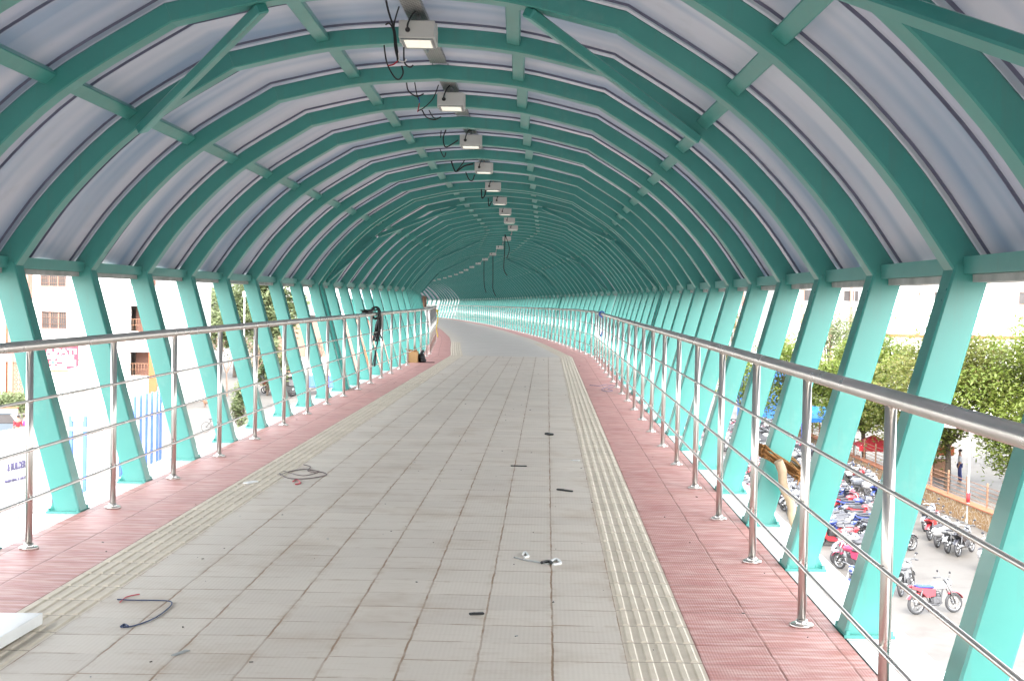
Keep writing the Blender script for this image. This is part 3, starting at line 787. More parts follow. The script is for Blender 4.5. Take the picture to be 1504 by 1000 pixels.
# ------------------------------------------------------------------ stone wall with fence
def wallp(y): return 18.7-.085*(y-55)+(.0012*(y-55)**2 if y > 55 else 0)
sw = thing('stone_wall', 'low ochre stone wall with terracotta coping beside the motorcycle park', 'wall', (wallp(44), 44, GZ))
a, b = MB(), MB(); fn = thing('fence', 'dark metal rail fence standing on the low stone wall', 'fence', (wallp(44), 44, GZ+.86))
ys = [44+2.2*i for i in range(27)]
bars = [MB() for _ in range(5)]
for y0, y1 in zip(ys, ys[1:]):
    p0, p1 = Vector((wallp(y0), y0, 0)), Vector((wallp(y1), y1, 0)); d = (p1-p0); L = d.length; d.normalize(); rot = Matrix.Rotation(math.atan2(d.y, d.x), 3, 'Z'); m = (p0+p1)/2
    a.box(m+Vector((0, 0, GZ+.38)), (L, .35, .80), 0, rot); b.bbox(m+Vector((0, 0, GZ+.82)), (L-.004, .46, .08), .012, 0, rot)
    for i in range(5): bars[i].tube([p0+Vector((0, 0, GZ+1.05+.18*i)), p1+Vector((0, 0, GZ+1.05+.18*i))], .016, 5)
    wpart('post', MB().bbox(p0+Vector((0, 0, GZ+1.40)), (.07, .07, 1.10), .008, 0, rot), M['brown'], fn)
wpart('masonry', a, M['stone'], sw); wpart('coping', b, M['coping'], sw)
for q in bars: wpart('rail', q, M['brown'], fn)
# lamp post
lp = thing('lamp_post', 'slim grey lamp post with a white head in front of the stone wall', 'lamp post', on(1421, 768, GZ))
q = MB(); q.lathe([(.11, 0), (.11, .12), (.07, .16), (.06, 1.2), (.05, 4.0), (.04, 4.05)], n=10); q.lathe([(.06, .9), (.075, .9), (.075, 1.3), (.06, 1.3)], n=10, mi=1)
part('pole', q, [M['galv'], M['redcloth']], lp)
q = MB(); q.tube(smooth_path([(0, 0, 3.9), (-.25, 0, 4.02), (-.6, 0, 4.12)], 4), .03, 6); part('arm', q, M['galv'], lp)
q = MB(); q.bbox((-.95, 0, 4.16), (.75, .26, .12), .04, 0, Matrix.Rotation(R(6), 3, 'Y')); part('lamp_head', q, M['whitep'], lp)

# ------------------------------------------------------------------ motorcycles
def wheel_meshes():
    t = MB(); pr = []
    for k in range(9):
        a_ = 2*pi*k/8; pr.append((.258+.042*cos(a_), .045*sin(a_)))
    t.lathe(pr, n=18, axis='Y')
    r = MB(); r.lathe([(.225, -.02), (.205, -.012), (.205, .012), (.225, .02)], n=18, axis='Y'); r.lathe([(0, -.06), (.045, -.06), (.06, 0), (.045, .06), (0, .06)], n=10, axis='Y')
    for k in range(5):
        a_ = 2*pi*k/5; r.tube([(.04*cos(a_), 0, .04*sin(a_)), (.21*cos(a_), 0, .21*sin(a_))], .014, 5)
    return t.mesh('wheel', M['tyre']), r.mesh('rim', M['chrome'])
WM, RM = wheel_meshes()
def bike_parts():
    d = {}
    e = MB(); e.bbox((.05, 0, .40), (.34, .24, .26), .04); e.lathe([(.09, -.06), (.10, 0), (.09, .12), (.05, .15)], (.12, 0, .52), 10)
    for i in range(4): e.box((.12, 0, .50+.04*i), (.24, .22, .012))
    e.tube([(.42, 0, .92), (.30, 0, .66), (.22, 0, .36), (-.1, 0, .28)], .022, 6); e.tube([(.40, 0, .88), (.0, 0, .78), (-.62, 0, .80)], .022, 6)
    for sy in (-.10, .10):
        e.tube([(-.62, sy, .30), (-.12, sy, .34), (-.3, sy, .74)], .02, 6); e.tube([(-.60, sy*1.3, .34), (-.45, sy*1.2, .76)], .028, 6)
    e.tube([(.18, -.13, .34), (.05, -.16, .26), (-.25, -.17, .30), (-.42, -.18, .34)], .028, 8); e.tube([(-.36, -.18, .33), (-.82, -.18, .42)], [.05, .05], 10, 1)
    e.tube([(0, .12, .26), (-.05, .25, .02)], .012, 5)
    d['engine'] = e.mesh('engine', [M['engine'], M['chrome']])
    t = MB(); t.ell((.19, 0, .83), (.30, .145, .125), 0, 14, Matrix.Rotation(R(8), 3, 'Y')); t.bbox((.12, 0, .76), (.40, .20, .12), .05)
    d['tank'] = t
    s = MB(); s.bbox((-.32, 0, .82), (.62, .24, .10), .04, 0, Matrix.Rotation(R(3), 3, 'Y')); s.bbox((-.52, 0, .86), (.26, .22, .07), .03, 0, Matrix.Rotation(R(8), 3, 'Y'))
    d['seat'] = s.mesh('seat', M['vinyl'])
    p = MB(); p.prism([(-.30, .50), (-.02, .54), (.0, .74), (-.55, .80), (-.82, .86), (-.80, .80), (-.5, .68)], -.125, .125); p.bbox((-.80, 0, .84), (.16, .14, .08), .03)
    for a0, a1, cx, wd in ((35, 150, -.62, .085), (20, 125, .68, .075)):
        vs = []; n = 8
        for k in range(n+1):
            a_ = R(a0+(a1-a0)*k/n)
            for yy, rr3 in ((-wd, .325), (-wd*.6, .35), (wd*.6, .35), (wd, .325)): vs.append((cx+rr3*cos(a_), yy, .30+rr3*sin(a_)))
        p.add(vs, [(k*4+j, k*4+j+1, k*4+5+j, k*4+4+j) for k in range(n) for j in range(3)], 0, None, True)
    d['bodywork'] = p
    h = MB()
    for sy in (-.085, .085): h.tube([(.68, sy, .30), (.52, sy, .70), (.42, sy, .98)], [.03, .03, .024], 8)
    h.tube([(.42, -.09, .98), (.42, .09, .98)], .025, 6)
    h.tube(smooth_path([(.30, -.36, 1.04), (.40, -.22, 1.06), (.44, 0, 1.0), (.40, .22, 1.06), (.30, .36, 1.04)], 3), .016, 6)
    for sy in (-1, 1): h.tube([(.29, sy*.30, 1.04), (.275, sy*.40, 1.035)], .022, 6, 1); h.tube([(.39, sy*.24, 1.06), (.38, sy*.30, 1.22)], .008, 5); h.ell((.37, sy*.33, 1.24), (.012, .06, .04), 1, 8)
    d['handlebar'] = h.mesh('handlebar', [M['chrome'], M['vinyl']])
    l = MB(); l.ell((.53, 0, .90), (.09, .10, .10), 0, 10); l.lathe([(.10, 0), (.09, .03), (.0, .045)], (.56, 0, .90), 10, 1, 'X'); l.bbox((.50, 0, 1.0), (.12, .2, .10), .03)
    d['headlight'] = l
    return d
def scoot_parts():
    d = {}
    b = MB(); b.prism([(.52, .95), (.60, .70), (.56, .45), (.34, .26), (-.05, .24), (-.05, .31), (.26, .34), (.42, .50), (.46, .75), (.43, .95)], -.20, .20)
    b.ell((-.42, 0, .58), (.46, .20, .24), 0, 14, Matrix.Rotation(R(8), 3, 'Y')); b.bbox((-.82, 0, .68), (.14, .2, .12), .04)
    b.ell((.60, 0, .42), (.26, .12, .12), 0, 10, Matrix.Rotation(R(-20), 3, 'Y'))
    d['bodywork'] = b
    s = MB(); s.bbox((-.35, 0, .80), (.72, .27, .10), .045); d['seat'] = s.mesh('seat', M['vinyl'])
    e = MB(); e.bbox((-.42, .03, .34), (.40, .22, .18), .05); e.tube([(-.45, -.15, .30), (-.85, -.17, .34)], .055, 10); e.tube([(.62, .06, .28), (.48, .0, .60)], .03, 6); e.tube([(-.1, .1, .24), (-.15, .22, .02)], .014, 5)
    d['engine'] = e.mesh('engine', [M['engine'], M['chrome']])
    h = MB(); h.tube(smooth_path([(.32, -.34, 1.04), (.40, -.2, 1.06), (.45, 0, 1.02), (.40, .2, 1.06), (.32, .34, 1.04)], 3), .02, 6)
    for sy in (-1, 1): h.tube([(.39, sy*.2, 1.06), (.38, sy*.26, 1.22)], .008, 5); h.ell((.37, sy*.28, 1.24), (.012, .06, .045), 1, 8)
    d['handlebar'] = h.mesh('handlebar', [M['chrome'], M['vinyl']])
    l = MB(); l.ell((.47, 0, 1.0), (.12, .16, .11), 0, 12); l.lathe([(.08, 0), (.07, .03), (0, .04)], (.56, 0, 1.0), 10, 1, 'X'); d['headlight'] = l
    return d
BP, SP = bike_parts(), scoot_parts()
_cache = {}
def bike_mesh(kind, key, c):
    k = (kind, key, c)
    if k not in _cache:
        v = (BP if kind == 'motorcycle' else SP)[key]
        _cache[k] = v.mesh(key, [carpaint(c), M['headglass']]) if isinstance(v, MB) else v
    return _cache[k]
def far_mesh(kind, c):
    k = ('far', kind, c)
    if k not in _cache:
        src = BP if kind == 'motorcycle' else SP; mb = MB(); mats = []
        def take(me, off=(0, 0, 0)):
            base = len(mats); mats.extend(me.materials)
            mb.add([v.co+Vector(off) for v in me.vertices], [tuple(p.vertices) for p in me.polygons]); n = len(me.polygons)
            for i, p in enumerate(me.polygons): mb.m[len(mb.m)-n+i] = base+p.material_index
        for key in src: take(bike_mesh(kind, key, c))
        for wx in (-.62, .68): take(WM, (wx, 0, .30)); take(RM, (wx, 0, .30))
        _cache[k] = mb.mesh('motorcycle', mats)
    return _cache[k]
def bike(kind, c, x, y, rz, label, group, full=True):
    if not full:
        return tag(obj(kind, far_mesh(kind, c), None, (x, y, GZ), rz), label, 'motorcycle' if kind == 'motorcycle' else 'scooter', group)
    o = thing(kind, label, 'motorcycle' if kind == 'motorcycle' else 'scooter', (x, y, GZ), rz, group)
    o.rotation_euler = (R(-7), 0, rz)
    for key in (BP if kind == 'motorcycle' else SP): obj(key, bike_mesh(kind, key, c), o)
    for wx in ((-.62, .68) if kind == 'motorcycle' else (-.58, .64)):
        q = obj('wheel', WM, o, (wx, 0, .30 if kind == 'motorcycle' else .27)); obj('rim', RM, q)
        if kind != 'motorcycle': q.scale = (.9, 1.2, .9)
    return o
CN = {'black': (.02, .02, .025), 'red': (.25, .015, .02), 'blue': (.02, .035, .14), 'silver': (.16, .165, .17), 'white': (.30, .30, .30), 'maroon': (.20, .02, .04), 'grey': (.13, .14, .16), 'pink': (.35, .03, .08)}
GA, GB = 'motorcycles parked along the stone wall', 'motorcycles parked in the middle rows'
def facing(a, b):                                   # ground points of rear and front wheel
    a, b = on(*a, GZ), on(*b, GZ); return (a+b)/2, math.atan2((b-a).y, (b-a).x)
used_near = []
def near_bike(kind, cn, rear, front, label, group=None):
    m, rz = facing(rear, front); used_near.append(m); return bike(kind, CN[cn], m.x, m.y, rz, label, group)
lone = near_bike('motorcycle', 'white', (1345, 902), (1400, 899), 'white motorcycle with a blue seat and red trim standing alone in the open lot')
for ch in lone.children:
    if ch.name.startswith(('seat', 'bodywork')):
        ch.data = ch.data.copy(); ch.data.materials[0] = carpaint((.02, .05, .24) if ch.name.startswith('seat') else (.26, .02, .03))
near_bike('motorcycle', 'silver', (1318, 880), (1345, 862), 'silver motorcycle half hidden by the leg beside the lone blue motorcycle')
near_bike('motorcycle', 'pink', (1280, 846), (1230, 834), 'red motorcycle with a pink fairing at the near end of the middle row', GB)
near_bike('motorcycle', 'blue', (1262, 866), (1240, 880), 'dark motorcycle of which only handlebar and headlamp rise beside the white kerb', GB)
for i, (rear, front, cn, kd, lab) in enumerate([
    ((1452, 862), (1500, 842), 'blue', 'scooter', 'blue scooter nearest the viewer in the wall row, cut by the leg'),
    ((1429, 846), (1478, 826), 'white', 'scooter', 'white scooter with grey seat in the nearest pair by the wall'),
    ((1394, 822), (1440, 806), 'black', 'motorcycle', 'black motorcycle ending the group of five by the wall'),
    ((1377, 818), (1424, 800), 'silver', 'motorcycle', 'silver motorcycle second from the near end of the group of five'),
    ((1361, 810), (1408, 792), 'white', 'scooter', 'white scooter in the middle of the group of five by the wall'),
    ((1350, 800), (1396, 781), 'red', 'motorcycle', 'red motorcycle with black seat in the group of five by the wall'),
    ((1345, 786), (1388, 770), 'grey', 'motorcycle', 'grey motorcycle at the far end of the group of five'),
    ((1272, 745), (1312, 732), 'blue', 'motorcycle', 'dark blue motorcycle beside the one under a dark cover'),
    ((1258, 735), (1300, 722), 'white', 'scooter', 'white scooter with rounded tail in the second group along the wall'),
    ((1246, 724), (1286, 712), 'red', 'motorcycle', 'red motorcycle behind the round tailed white scooter')]):
    near_bike(kd, cn, rear, front, lab, GA)
cvm, crz = facing((1290, 752), (1330, 738))
cv = thing('covered_motorcycle', 'motorcycle wrapped in a dark dust cover by the wall', 'motorcycle', (cvm.x, cvm.y, GZ), crz)
q = MB(); vs = []; ring = 16
for i, (zz, sc, xr) in enumerate(((.12, 1.05, 0), (.45, 1.0, 0), (.80, .78, .02), (1.02, .48, .12), (1.10, .2, .2))):
    for k in range(ring):
        a_ = 2*pi*k/ring; f_ = 1+.07*sin(k*2.7+i)*(1 if i < 3 else .3); hgt = zz+.16*sc*cos(a_)*(zz > .4)*.8
        vs.append((xr+1.0*sc*f_*cos(a_), .30*(sc*.6+.4)*f_*sin(a_), hgt))
q.add(vs, [(i*ring+k, i*ring+(k+1) % ring, (i+1)*ring+(k+1) % ring, (i+1)*ring+k) for i in range(4) for k in range(ring)]+[tuple(4*ring+k for k in range(ring))], 0, None, True)
part('cover', q, M['grey_cloth'], cv)
for wx in (-.62, .68): w_ = obj('wheel', WM, cv, (wx, 0, .30)); obj('rim', RM, w_)
rb_ = random.Random(21); names = ['black']*4+['grey']*3+['silver']*2+['blue']*3+['white']*2+['red', 'maroon']
def row(fx, y0, y1, step, rz, group, where):
    y = y0
    while y < y1:
        x = fx(y); y += step*rb_.uniform(.85, 1.25)
        if any((m.x-x)**2+(m.y-y)**2 < 1.2 for m in used_near): continue
        if rb_.random() < .02: y += 1.0; continue
        cn = rb_.choice(names); kd = 'motorcycle' if rb_.random() < .7 else 'scooter'
        bike(kd, CN[cn], x+rb_.uniform(-.2, .2), y, rz+rb_.uniform(-.15, .15), '%s %s parked %s' % (cn, kd, where), group, y < 64)
row(lambda y: wallp(y)-2.0, 66, 98, .62, R(32), GA, 'deep in the row along the stone wall')
row(lambda y: 11.3+.02*(y-48), 46.5, 98, .62, R(195), GB, 'in the middle row beside the bridge')
row(lambda y: 13.2+.02*(y-48), 51, 98, .66, R(20), GB, 'back to back with the middle row')
row(lambda y: 9.0+.01*(y-60), 60, 98, .66, R(175), GB, 'in the row closest under the bridge')

# ------------------------------------------------------------------ people
def person(x, y, rz, label, shirt, trousers, arm=0.0, extra=None):
    o = thing('person', label, 'person', (x, y, GZ), rz)
    def skin(name, V, E, Rr, mat, root):
        me = bpy.data.meshes.new(name); me.from_pydata(V, E, []); ob = obj(name, me)
        sk = ob.modifiers.new('s', 'SKIN'); ss = ob.modifiers.new('u', 'SUBSURF'); ss.levels = ss.render_levels = 1
        for i, v in enumerate(me.skin_vertices[0].data): v.radius = (Rr[i], Rr[i]*.85); v.use_root = (i == root)
        dg = bpy.context.evaluated_depsgraph_get(); m2 = bpy.data.meshes.new_from_object(ob.evaluated_get(dg)); m2.name = name
        m2.materials.clear(); m2.materials.append(mat); m2.polygons.foreach_set('use_smooth', [True]*len(m2.polygons)); bpy.data.objects.remove(ob)
        return obj(name, m2, o)
    V = [(0, 0, .95), (0, 0, 1.15), (0, 0, 1.40), (0, .01, 1.52), (0, .02, 1.62), (0, .02, 1.70), (.10, 0, .90), (.11, .03, .50), (.11, 0, .09), (.11, .13, .04), (-.10, 0, .90), (-.12, -.04, .50), (-.12, -.10, .09), (-.12, .03, .04),
         (.19, 0, 1.38), (.25, .0, 1.10), (.24, .12+arm, .90+arm), (.23, .18+arm, .82+arm), (-.19, 0, 1.38), (-.25, -.02, 1.10), (-.24, .06, .86), (-.24, .09, .77)]
    E = [(0, 1), (1, 2), (2, 3), (3, 4), (4, 5), (0, 6), (6, 7), (7, 8), (8, 9), (0, 10), (10, 11), (11, 12), (12, 13), (2, 14), (14, 15), (15, 16), (16, 17), (2, 18), (18, 19), (19, 20), (20, 21)]
    Rr = [.12, .12, .13, .055, .085, .07, .085, .058, .042, .04, .085, .058, .042, .04, .06, .043, .034, .032, .06, .043, .034, .032]
    skin('body', V, E, Rr, M['skin'], 0)
    i1 = [0, 1, 2, 14, 15, 18, 19]; mp = {a_: b_ for b_, a_ in enumerate(i1)}
    skin('shirt', [V[i] for i in i1], [(mp[a_], mp[b_]) for a_, b_ in E if a_ in mp and b_ in mp], [Rr[i]+.022 for i in i1], shirt, 0)
    i2 = [0, 6, 7, 8, 10, 11, 12]; mp2 = {a_: b_ for b_, a_ in enumerate(i2)}
    skin('trousers', [V[i] for i in i2], [(mp2[a_], mp2[b_]) for a_, b_ in E if a_ in mp2 and b_ in mp2], [Rr[i]+.025 for i in i2], trousers, 0)
    hr = MB(); hr.ell((0, -.012, 1.70), (.098, .105, .075), 0, 10); part('hair', hr, M['hair'], o)
    fc = MB(); fc.ell((0, .105, 1.64), (.014, .022, .022), 0, 6)
    for sx in (-.032, .032): fc.ell((sx, .092, 1.67), (.012, .008, .008), 1, 6)
    fc.ell((0, .095, 1.605), (.026, .008, .007), 1, 6); part('face', fc, [M['skin'], M['hair']], o)
    return o
cl = lambda n, c: simple(n, c, .8, var=.2)
p = on(1409, 708, GZ); person(p.x, p.y, R(70), 'person in dark blue trousers walking beyond the fence, head hidden in leaves', cl('pale_shirt', (.40, .42, .45)), cl('navy_trousers', (.03, .04, .14)))
p = on(1480, 736, GZ); person(p.x, p.y, R(100), 'person in bright blue trousers walking under the tree at the right edge', cl('white_shirt', (.6, .6, .58)), cl('blue_trousers', (.05, .07, .28)))
p = on(26, 652, GZ); person(p.x, p.y, R(40), 'person in a red top standing behind the builders hoarding', M['redcloth'], cl('dark_trousers', (.05, .05, .06)))
p = on(36, 651, GZ); person(p.x, p.y, R(-60), 'person in a purple top beside the one in red', cl('purple_shirt', (.20, .05, .25)), cl('tan_trousers', (.30, .22, .14)))
p = on(49, 648, GZ); person(p.x, p.y, R(-20), 'person in a turquoise top beside the railing post at the left', cl('turquoise_shirt', (.05, .45, .50)), cl('grey_trousers', (.2, .2, .22)))

# ------------------------------------------------------------------ buildings
def facade(mb, x0, x1, z0, z1, holes, t=.35, mi=0):         # wall in the x,z plane, front at y=0, with real openings
    xs = sorted({x0, x1, *[h[0] for h in holes], *[h[1] for h in holes]}); zs = sorted({z0, z1, *[h[2] for h in holes], *[h[3] for h in holes]})
    for a_, b_ in zip(xs, xs[1:]):
        run = None
        for c_, d_ in zip(zs, zs[1:]):
            m_ = ((a_+b_)/2, (c_+d_)/2); hole = any(h[0] < m_[0] < h[1] and h[2] < m_[1] < h[3] for h in holes)
            if not hole: run = [run[0], d_] if run else [c_, d_]
            if hole or d_ == zs[-1]:
                if run: mb.span((a_, 0, run[0]), (b_, t, run[1]), mi)
                run = None
def window(parent, x0, x1, z0, z1, panes=3, grille=False, shade=False):
    f_ = MB(); w_ = .06
    f_.span((x0, .12, z0), (x1, .2, z0+w_)); f_.span((x0, .12, z1-w_), (x1, .2, z1))
    for i in range(panes+1):
        xx = x0+(x1-x0-w_)*i/panes; f_.span((xx, .115, z0+w_), (xx+w_, .205, z1-w_))
    if grille:
        n = int((x1-x0)/.14)
        for i in range(1, n): f_.tube([(x0+(x1-x0)*i/n, .10, z0), (x0+(x1-x0)*i/n, .10, z1)], .012, 4, 1)
        for zz in (z0+.3*(z1-z0), z0+.65*(z1-z0)): f_.tube([(x0, .10, zz), (x1, .10, zz)], .012, 4, 1)
    f_.span((x0-.08, -.12, z0-.08), (x1+.08, .06, z0-.003))
    if shade: f_.span((x0-.2, -.5, z1+.05), (x1+.2, -.003, z1+.14))
    wd = part('window', f_, [M['pinkwall'], M['brown']], parent)
    part('pane', MB().span((x0+.01, .16, z0+.01), (x1-.01, .17, z1-.01)), M['window'], wd)
def hx(x, Y): return at(x, 450, Y).x
def hz(y, x, Y): return at(x, y, Y).z
# left building
YB = 105.0
B0 = Vector((hx(-60, YB), YB, GZ)); lb = thing('apartment_building', 'white street building with small barred windows and a pierced brown stair screen', 'building', B0)
def lx(x): return hx(x, YB)-B0.x
def lz(y, x): return hz(y, x, YB)-GZ
xe = lx(243); holes = []; wins = []
for (x0, x1, y0, y1) in ((58, 97, 402, 421), (60, 98, 457, 483), (58, 97, 340, 368), (120, 158, 340, 368)):
    h = (lx(x0), lx(x1), lz(y1, x0), lz(y0, x0)); holes.append(h); wins.append(h)
balc = [(lx(191), lx(229), lz(487, 205), lz(449, 205)), (lx(191), lx(229), lz(552, 205), lz(517, 205)), (lx(191), lx(229), lz(420, 205), lz(385, 205))]
q = MB(); facade(q, lx(48), xe, 0, 17, holes+balc); q.span((lx(48), 14, 0), (xe, 14.3, 17)); q.span((xe-.3, .353, 0), (xe, 13.997, 17)); q.span((lx(48), .353, 16.7), (xe-.303, 13.997, 17)); q.span((lx(48), .353, 0), (lx(48)+.3, 13.997, 16.697))
part('wall', q, M['white_wall'], lb)
for h in wins: window(lb, *h, panes=3, grille=True)
for h in balc:
    b_ = MB(); b_.span((h[0]-.1, 1.9, h[2]), (h[1]+.1, 2.1, h[3])); b_.span((h[0]-.1, .353, h[2]-.15), (h[1]+.1, 1.897, h[2]-.003)); bp = part('balcony', b_, M['pinkwall'], lb)
    r__ = MB(); n = 9
    for i in range(n+1): r__.tube([(h[0]+(h[1]-h[0])*i/n, .1, h[2]), (h[0]+(h[1]-h[0])*i/n, .1, h[2]+.95)], .018, 5)
    r__.tube([(h[0], .1, h[2]+.95), (h[1], .1, h[2]+.95)], .03, 5); r__.tube([(h[0], .1, h[2]+.5), (h[1], .1, h[2]+.5)], .018, 5)
    part('balcony_railing', r__, M['brown'], bp)
q = MB(); s0_, s1_ = lx(19), lx(48)-.003
q.span((s0_, -1.0, 0), (s0_+.4, 8, 17)); q.span((s1_-.25, -1.0, 0), (s1_, 8, 17))
zb = [lz(594, 30), lz(581, 30), lz(531, 30), lz(517, 30), lz(440, 30), lz(425, 30), lz(380, 30)]
for a_, b_ in ((0, zb[1]), (zb[2], zb[3]), (zb[4], zb[5]), (zb[6], 17)): q.span((s0_+.403, -.95, a_), (s1_-.253, -.7, b_))
st_ = part('stair_tower', q, M['pinkwall'], lb)
for a_, b_ in ((zb[1], zb[2]), (zb[3], zb[4]), (zb[5], zb[6])): part('pierced_screen', MB().span((s0_+.4, -.85, a_+.003), (s1_-.25, -.75, b_-.003)), M['jaali'], st_)
q = MB(); facade(q, lx(-60), s0_-.003, 0, 17, [(lx(-30), lx(-5), lz(470, 0), lz(440, 0))]); part('wing', q, M['white_wall'], lb); window(lb, lx(-30), lx(-5), lz(470, 0), lz(440, 0))
q = MB(); q.tube([(lx(12), -.15, 0), (lx(12), -.15, 17)], .12, 8); q.tube([(lx(16.5), -.15, 0), (lx(16.5), -.15, 17)], .08, 8); part('drain_pipe', q, M['coping'], lb)
q = MB(); q.bbox((lx(15), -.3, lz(524, 15)), (.45, .35, .7), .04); part('meter_box', q, M['whitep'], lb)
q = MB(); q.span((lx(221), -.35, 0), (lx(233), -.003, lz(500, 225))); part('orange_pillar', q, M['orange'], lb)
# pink sign hung on the building
YS = 100.0
sg0 = at(88, 543, YS); sgn = thing('shop_sign', 'faded pink medical shop sign with white lettering and a green cross on the street building', 'sign', sg0)
def sx(x): return hx(x, YS)-sg0.x
def sz(y, x): return hz(y, x, YS)-sg0.z
q = MB(); q.prism([(sx(58), sz(541, 60)), (sx(98), sz(543, 98)), (sx(114.5), sz(538, 114)), (sx(114.5), sz(506, 114)), (sx(58), sz(502, 60))], 0, .22)
part('panel', q, M['pinksign'], sgn)
q = MB(); q.span((sx(66), .02, sz(546.5, 66)), (sx(100), .2, sz(543.4, 66))); q.tube([(sx(70), .2, sz(530, 70)), (sx(70), 5, sz(530, 70))], .05, 6); q.tube([(sx(105), .2, sz(530, 105)), (sx(105), 5, sz(530, 105))], .05, 6)
part('bracket', q, M['brown'], sgn)
def text(body, parent, loc, size, mat, ry=0.0, wide=None, name='lettering', bold=.0):
    cu = bpy.data.curves.new(name, 'FONT'); cu.body = body; cu.size = size; cu.extrude = .012; cu.offset = bold; cu.align_x = 'LEFT'
    ob = bpy.data.objects.new(name, cu); COL.objects.link(ob)
    dg = bpy.context.evaluated_depsgraph_get(); me = bpy.data.meshes.new_from_object(ob.evaluated_get(dg)); me.name = name
    bpy.data.objects.remove(ob); me.materials.clear(); me.materials.append(mat)
    xs = [v.co.x for v in me.vertices]; k = (wide/(max(xs)-min(xs))) if wide else 1
    me.transform(Matrix.Diagonal((k, 1, 1, 1))); me.transform(Matrix.Rotation(R(90), 4, 'X'))
    if ry: me.transform(Matrix.Rotation(ry, 4, 'Z'))
    return obj(name, me, parent, loc)
text('ULPATI', sgn, (sx(62), -.014, sz(518.8, 62)), .52, M['whitep'], wide=sx(112)-sx(62), bold=.02)
text('NURSING HOME', sgn, (sx(64), -.014, sz(526, 64)), .34, M['whitep'], wide=sx(109)-sx(64), bold=.02)
q = MB()
for x0, x1, y0, y1 in ((85, 112, 528, 531), (93, 112, 531.8, 534), (85, 112, 534.8, 537), (71, 98, 538, 541)): q.span((sx(x0), -.012, sz(y1, x0)), (sx(x1), -.002, sz(y0, x0)))
part('small_print', q, M['whitep'], sgn)
q = MB(); c_ = Vector((sx(78.5), 0, sz(532.3, 78))); 
for w1, h1, dy, mi in ((.50, .22, -.01, 0), (.22, .50, -.0115, 0), (.34, .12, -.016, 1), (.12, .34, -.0175, 1)): q.box(c_+Vector((0, dy-.004, 0)), (w1, .012, h1), mi)
part('cross', q, [M['whitep'], M['greencross']], sgn)
# hoarding with blue stripes by the street
def hoard(name, label, Y0, Y1, X, hgt, stripes, w_=.16):
    o = thing(name, label, 'hoarding', (X, Y0, GZ)); L = Y1-Y0
    s_ = MB(); n = int(L/.30)
    pts = []
    for i in range(n+1): pts += [(.04*(1 if i % 2 else -1), i*L/n)]
    vs = [(x, y, z) for z in (.05, hgt) for x, y in pts]+[(x-.02, y, z) for z in (.05, hgt) for x, y in pts]; m_ = len(pts)
    s_.add(vs, [(i, i+1, m_+i+1, m_+i) for i in range(m_-1)]+[(2*m_+i+1, 2*m_+i, 3*m_+i, 3*m_+i+1) for i in range(m_-1)]+[(m_+i, m_+i+1, 3*m_+i+1, 3*m_+i) for i in range(m_-1)])
    part('sheet', s_, M['whitep'], o)
    for f_ in stripes: part('blue_post', MB().bbox((.11, f_*L, hgt/2+.05), (.10, w_, hgt+.1), .01), M['blue'], o)
    return o
hoard('hoarding', 'tall white sheet hoarding with five blue posts below the street building', 68.5, 73.5, -21.0, 3.9, [.05, .26, .46, .66, .86, .98])
hoard('hoarding', 'white sheet hoarding with widely spaced blue posts nearest the bridge', 54.5, 68.3, -21.2, 2.6, [.275, .39, .93], .7)
# builders board and tin sheet
bo = on(-30, 800, GZ); bd = thing('builders_board', 'white boundary board lettered for builders above a tin sheet', 'board', (-20.4, 47.0, GZ+1.0))
ang = math.atan2(6, .9)
def bl(u, z, n=0.0): return (u*cos(ang)+n*sin(ang), u*sin(ang)-n*cos(ang), z)
q = MB(); q.add([bl(-2, .75), bl(5.4, .75), bl(5.4, 3.1), bl(-2, 3.1), bl(-2, .75, -.06), bl(5.4, .75, -.06), bl(5.4, 3.1, -.06), bl(-2, 3.1, -.06)], [(0, 1, 2, 3), (7, 6, 5, 4), (0, 4, 5, 1), (1, 5, 6, 2), (2, 6, 7, 3), (3, 7, 4, 0)])
part('panel', q, M['whitep'], bd)
q = MB()
for u in (-1.8, 1.6, 5.0): q.tube([bl(u, -1.0, -.12), bl(u, 3.0, -.12)], .05, 6)
part('post', q, M['galv'], bd)
text('& BUILDER | K', bd, bl(3.0, 1.58, .02), .38, M['letter'], ry=ang, wide=1.7, bold=.012)
text('MARKETING & SALES', bd, bl(2.8, 1.14, .02), .17, M['letter'], ry=ang, wide=1.5)
q = MB(); n = 44; pts = [(-2.4+i*7.0/n, .03*(1 if i % 2 else -1)) for i in range(n+1)]
q.add([bl(u, z, d_+.15) for z in (-1.0, .66) for u, d_ in pts]+[bl(u, z, d_+.13) for z in (-1.0, .66) for u, d_ in pts], [(i, i+1, n+1+i+1, n+1+i) for i in range(n)]+[(2*n+2+i+1, 2*n+2+i, 3*n+3+i, 3*n+3+i+1) for i in range(n)])
part('tin_sheet', q, M['tin'], bd)
# gantry post with white band
gp = on(112, 745, GZ); gt = thing('barrier_post', 'blue barrier frame with a white band beside the hoarding', 'barrier', (hx(116, 58), 58, GZ))
zt = hz(611, 116, 58)-GZ
for xx in (-.30, .30): part('upright', MB().bbox((xx, 0, zt/2), (.16, .12, zt), .02), M['blue'], gt)
q = MB(); q.bbox((0, -.07, zt-.55), (.9, .05, .14), .01); q.bbox((0, -.01, zt-.1), (.5, .2, .24), .04); part('band', q, M['whitep'], gt)
